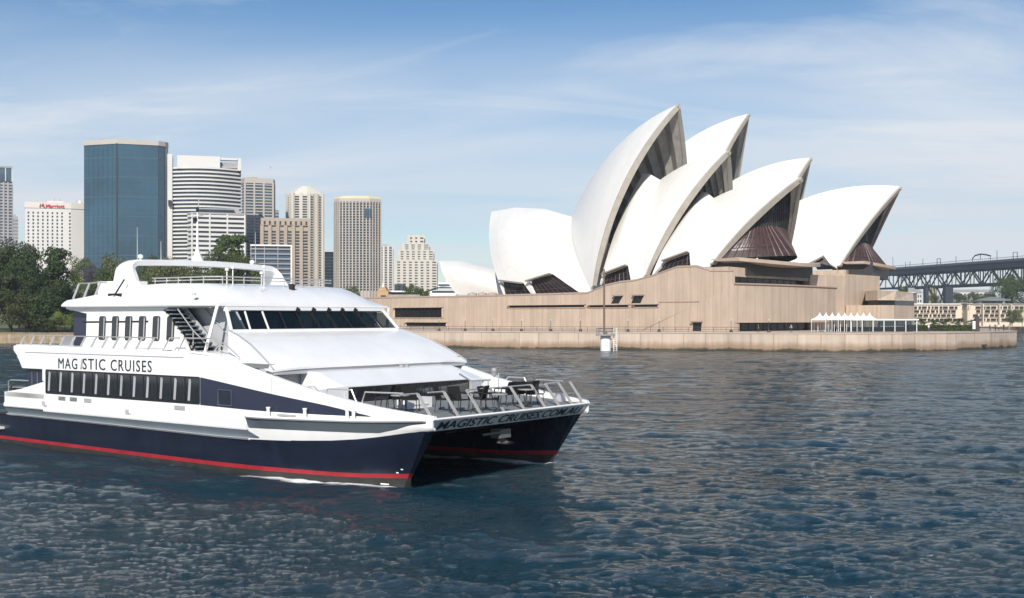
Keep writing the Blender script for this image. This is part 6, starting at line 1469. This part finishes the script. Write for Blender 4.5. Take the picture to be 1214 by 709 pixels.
for i, (y, z) in enumerate(path):
    p0, p1 = path[max(i-1, 0)], path[min(i+1, len(path)-1)]; dy, dz_2 = p1[0] - p0[0], p1[1] - p0[1]; l = math.hypot(dy, dz_2); ny_, nz_ = dz_2 / l, -dy / l     # inward normal
    xa = pw(z, [(7.6, -19.25), (8.9, -19.1), (9.1, -18.98), (9.27, -18.72)]); xb = pw(z, [(7.6, -16.5), (7.9, -16.62), (8.2, -17.28), (9.05, -17.88), (9.2, -17.92)]); t_ = .24
    rings.append([(xa, y, z), (xa + .12, y - ny_ * .05, z - nz_ * .05), (xb - .12, y - ny_ * .05, z - nz_ * .05), (xb, y, z), (xb - .05, y + ny_ * t_, z + nz_ * t_), (xa + .05, y + ny_ * t_, z + nz_ * t_)])
g.loft(rings); fb(g, 'arch', m_fw, 50)
# roof rails
g = MB()
for z, r_ in ((8.26, .025), (8.40, .03)): g.tube([(-17.2, .9, z), (-13.4, .95, z), (-12.6, 1.4, z), (-12.5, 5.0, z), (-12.7, 8.3, z)], r_, 5)
fb(g, 'roof_rail', m_rail)
for x, y in ((-17, .9), (-16.1, .9), (-15.2, .9), (-14.3, .92), (-13.4, .95), (-12.6, 1.4), (-12.55, 2.6), (-12.5, 3.8), (-12.5, 5.0), (-12.55, 6.2), (-12.6, 7.4)): g = MB(); g.tube([(x, y, 7.9), (x, y, 8.4)], .025, 5); fb(g, 'roof_stanchion', m_rail)
for x in (-21.5, -20.6, -19.7): g = MB(); g.bar((x - .45, -.35, 7.45), (x, -.3, 8.2), .05, .09); fb(g, 'stanchion', m_rail)
g = MB(); g.tube([(-21.5, -.3, 8.2), (-20.6, -.3, 8.2), (-19.7, -.3, 8.22), (-19.3, -.2, 8.22)], .03, 5); fb(g, 'roof_rail', m_rail)
g = MB(); c = fl(129.5, 350, 'y', -.62); g.box(c.x - .05, c.x + 1.05, -.66, -.5, c.z - .1, c.z + .08); g.tube([(c.x + .4, -.66, c.z - .3), (c.x + .5, -.66, c.z), (c.x + .75, -.3, c.z + .75)], .04, 5); fb(g, 'life_ring_bracket', m_blk)
g = MB(); c = fl(128, 343, 'y', 1.2); g.box(c.x - .9, c.x + 1.3, 1.2, 2.6, 7.5, 8.35); fb(g, 'raft_canister', m_fw)
# mast, aerials, lamps
g = MB(); mx = fl(234, 304, 'x', -18.3); zc = mx.z
g.lathe([(0, 0), (.38, 0), (.30, .18), (.13, .55), (.06, .85), (.04, 2.3), (.03, 2.6), (0, 2.62)], (-18.3, mx.y, 9.28), 12); ms = fb(g, 'mast', m_fw, 50)
g = MB(); g.lathe([(0, 0), (.07, 0), (.08, .22), (.03, .26), (0, .26)], (-18.3, mx.y, 11.9), 10); g.box(-18.42, -18.26, mx.y - .18, mx.y - .04, 11.42, 11.58); fb(g, 'mast_lamp', m_blk, parent=ms); g = MB(); g.bar((-18.3, mx.y - .35, 11.6), (-18.3, mx.y + .35, 11.75), .05, .05); g.tube([(-18.3, mx.y, 11.6), (-18.3, mx.y + .1, 12.6)], .025, 5); fb(g, 'crosstree', m_rail, parent=ms)
for px, py, L in ((163, 305, 1.7), (303, 311, 1.9), (191, 305, 1.1)):
    c = fl(px, py, 'x', -18.3); g = MB(); g.tube([(-18.3, c.y, 9.2), (-18.32, c.y, 9.2 + L)], [.03, .012], 5); fb(g, 'aerial', m_rail)
for px in (166.5, 299): c = fl(px, 303, 'x', -18.3); g = MB(); g.lathe([(0, 0), (.05, 0), (.05, .1), (.13, .14), (.14, .26), (0, .34)], (-18.3, c.y, 9.28), 10); fb(g, 'dome_lamp', m_fw, 50)
for px, h in ((269, .7), (276, .8), (313, .9), (310, .6)): c = fl(px, 335, 'x', -12.9); g = MB(); g.tube([(-12.9, c.y, 8.0), (-12.9, c.y, 8.0 + h)], .025, 5); g.lathe([(0, 0), (.09, 0), (.09, .1), (0, .14)], (-12.9, c.y, 8.0 + h), 8); fb(g, 'roof_lamp', m_fw)
g = MB(); c = fl(346, 337, 'x', -12.0); g.lathe([(0, 0), (.14, 0), (.16, .25), (0, .3)], (-12, c.y, 7.85), 10); fb(g, 'searchlight', m_blk)
g = MB(); c = fl(310, 346, 'x', -11.6); g.tube([(-11.6, c.y, 7.6), (-11.62, c.y + .05, 8.5)], .012, 4); fb(g, 'aerial', m_curt)
g = MB(); c = fl(231, 350, 'y', -.62); g.lathe([(0, 0), (.12, 0), (.08, .1), (0, .12)], (c.x, -.66, c.z), 10); fb(g, 'roof_light', m_shade_fit)
# stern upper-deck benches glimpsed behind the rail
for i, x in enumerate((-24.6, -23.6)): g = MB(); g.box(x, x + .5, .6, 3.4, 5.02, 5.1); g.box(x, x + .06, .6, 3.4, 5.1, 5.5); g.box(x + .05, x + .1, .6, .7, 4.6, 5.02); g.box(x + .05, x + .1, 3.3, 3.4, 4.6, 5.02); fb(g, 'deck_bench', m_shade_fit)

# ---------------- chairs and tables on the fore deck
m_wick = mat('woven_brown', (.007, .006, .006), .8, var=.25, scale=20); m_leg = mat('chair_metal', (.05, .05, .05), .5); m_ttop = mat('table_top', (.30, .30, .30), .5)
def chair_root(lb): return thing('deck_chair', lb, 'chair', group='woven chairs on the ferry fore deck')
def make_chair(lb):
    t = chair_root(lb)
    g = MB(); g.hexa([(-.24, -.26, .42), (.26, -.26, .45), (.26, .26, .45), (-.24, .26, .42), (-.24, -.26, .47), (.26, -.26, .5), (.26, .26, .5), (-.24, .26, .47)]); g.build('seat', m_wick, t)
    g = MB(); g.hexa([(-.24, -.27, .47), (-.20, -.27, .47), (-.20, .27, .47), (-.24, .27, .47), (-.38, -.26, .93), (-.34, -.26, .94), (-.34, .26, .94), (-.38, .26, .93)]); g.build('backrest', m_wick, t)
    for s in (-1, 1):
        g = MB(); g.tube([(-.30, s*.27, .68), (.22, s*.28, .68), (.25, s*.28, .5)], .025, 6); g.build('armrest', m_wick, t)
        for x0, x1 in ((-.22, -.27), (.22, .27)): g = MB(); g.tube([(x0, s*.24, .45), (x1, s*.26, 0)], .017, 6); g.build('leg', m_leg, t)
    return t
def make_table(lb):
    t = thing('deck_table', lb, 'table', group='pale tables on the ferry fore deck')
    g = MB(); g.lathe([(0, .70), (.36, .70), (.37, .72), (.36, .74), (0, .74)], n=20); g.build('table_top', m_ttop, t)
    g = MB(); g.tube([(0, 0, .04), (0, 0, .70)], .035, 8); g.build('pedestal', m_leg, t)
    g = MB(); g.lathe([(0, 0), (.25, 0), (.24, .03), (.05, .05), (0, .05)], n=14); g.build('base', m_wick, t); return t
chairs = [(456, 487, 200, 'woven deck chair nearest the dark saloon window, left of the first pale table'), (470, 487, 165, 'woven deck chair behind the first pale table, against the window'), (487, 488, 120, 'woven deck chair right of the first table, half behind the white locker'),
          (527, 488, 20, 'woven deck chair just left of the second bow stanchion'), (545, 489, 350, 'woven deck chair between the second and third bow stanchions'), (566, 487, 200, 'woven deck chair left of the middle pale table'), (580, 488, 15, 'woven deck chair before the middle pale table, seen from behind'),
          (597, 481, 190, 'woven deck chair behind the middle table, before the white bulwark'), (611, 480, 160, 'woven deck chair between the middle and right tables'), (626, 479, 185, 'woven deck chair behind the rightmost table, against the white bulwark'), (634, 481, 330, 'woven deck chair at the right side of the rightmost table')]
tables = [(474, 491, 'pale round deck table nearest the dark saloon window'), (591, 489, 'pale round deck table in the middle of the fore deck'), (624, 482, 'pale round deck table furthest right on the fore deck')]
def deck_pt(px, py):
    q = fl(px, py, 'z', 2.8)
    for _ in range(5): q = fl(px, py, 'z', dkz(q.x))
    return fer.w(q.x, q.y, dkz(q.x))
c0_ = t0_ = None
for px, py, rz, lb in chairs:
    if c0_ is None: c0_ = c = make_chair(lb)
    else: c = copy_tree(c0_); c['label'] = lb
    c.location = deck_pt(px, py); c.rotation_euler = (0, 0, R(rz - 37)); c.scale = (1.12, 1.12, 1.08)
for px, py, lb in tables:
    if t0_ is None: t0_ = c = make_table(lb)
    else: c = copy_tree(t0_); c['label'] = lb
    c.location = deck_pt(px, py)

# ============================================================ light sea haze
hz_ = bpy.data.meshes.new('haze'); b_ = MB(); b_.box(-1500, 1500, -60, 1700, -4, 190); hz_.from_pydata(b_.v, [], b_.f)
ho = bpy.data.objects.new('haze', hz_); col.objects.link(ho); ho['kind'] = 'stuff'
hm = bpy.data.materials.new('haze'); hm.use_nodes = True; nt = hm.node_tree; nt.nodes.remove(nt.nodes['Principled BSDF'])
pv = N(nt, 'ShaderNodeVolumePrincipled'); pv.inputs['Color'].default_value = (0.86, 0.92, 1.0, 1); pv.inputs['Density'].default_value = 0.00015; pv.inputs['Anisotropy'].default_value = 0.2
nt.links.new(pv.outputs[0], nt.nodes['Material Output'].inputs['Volume']); hz_.materials.append(hm)
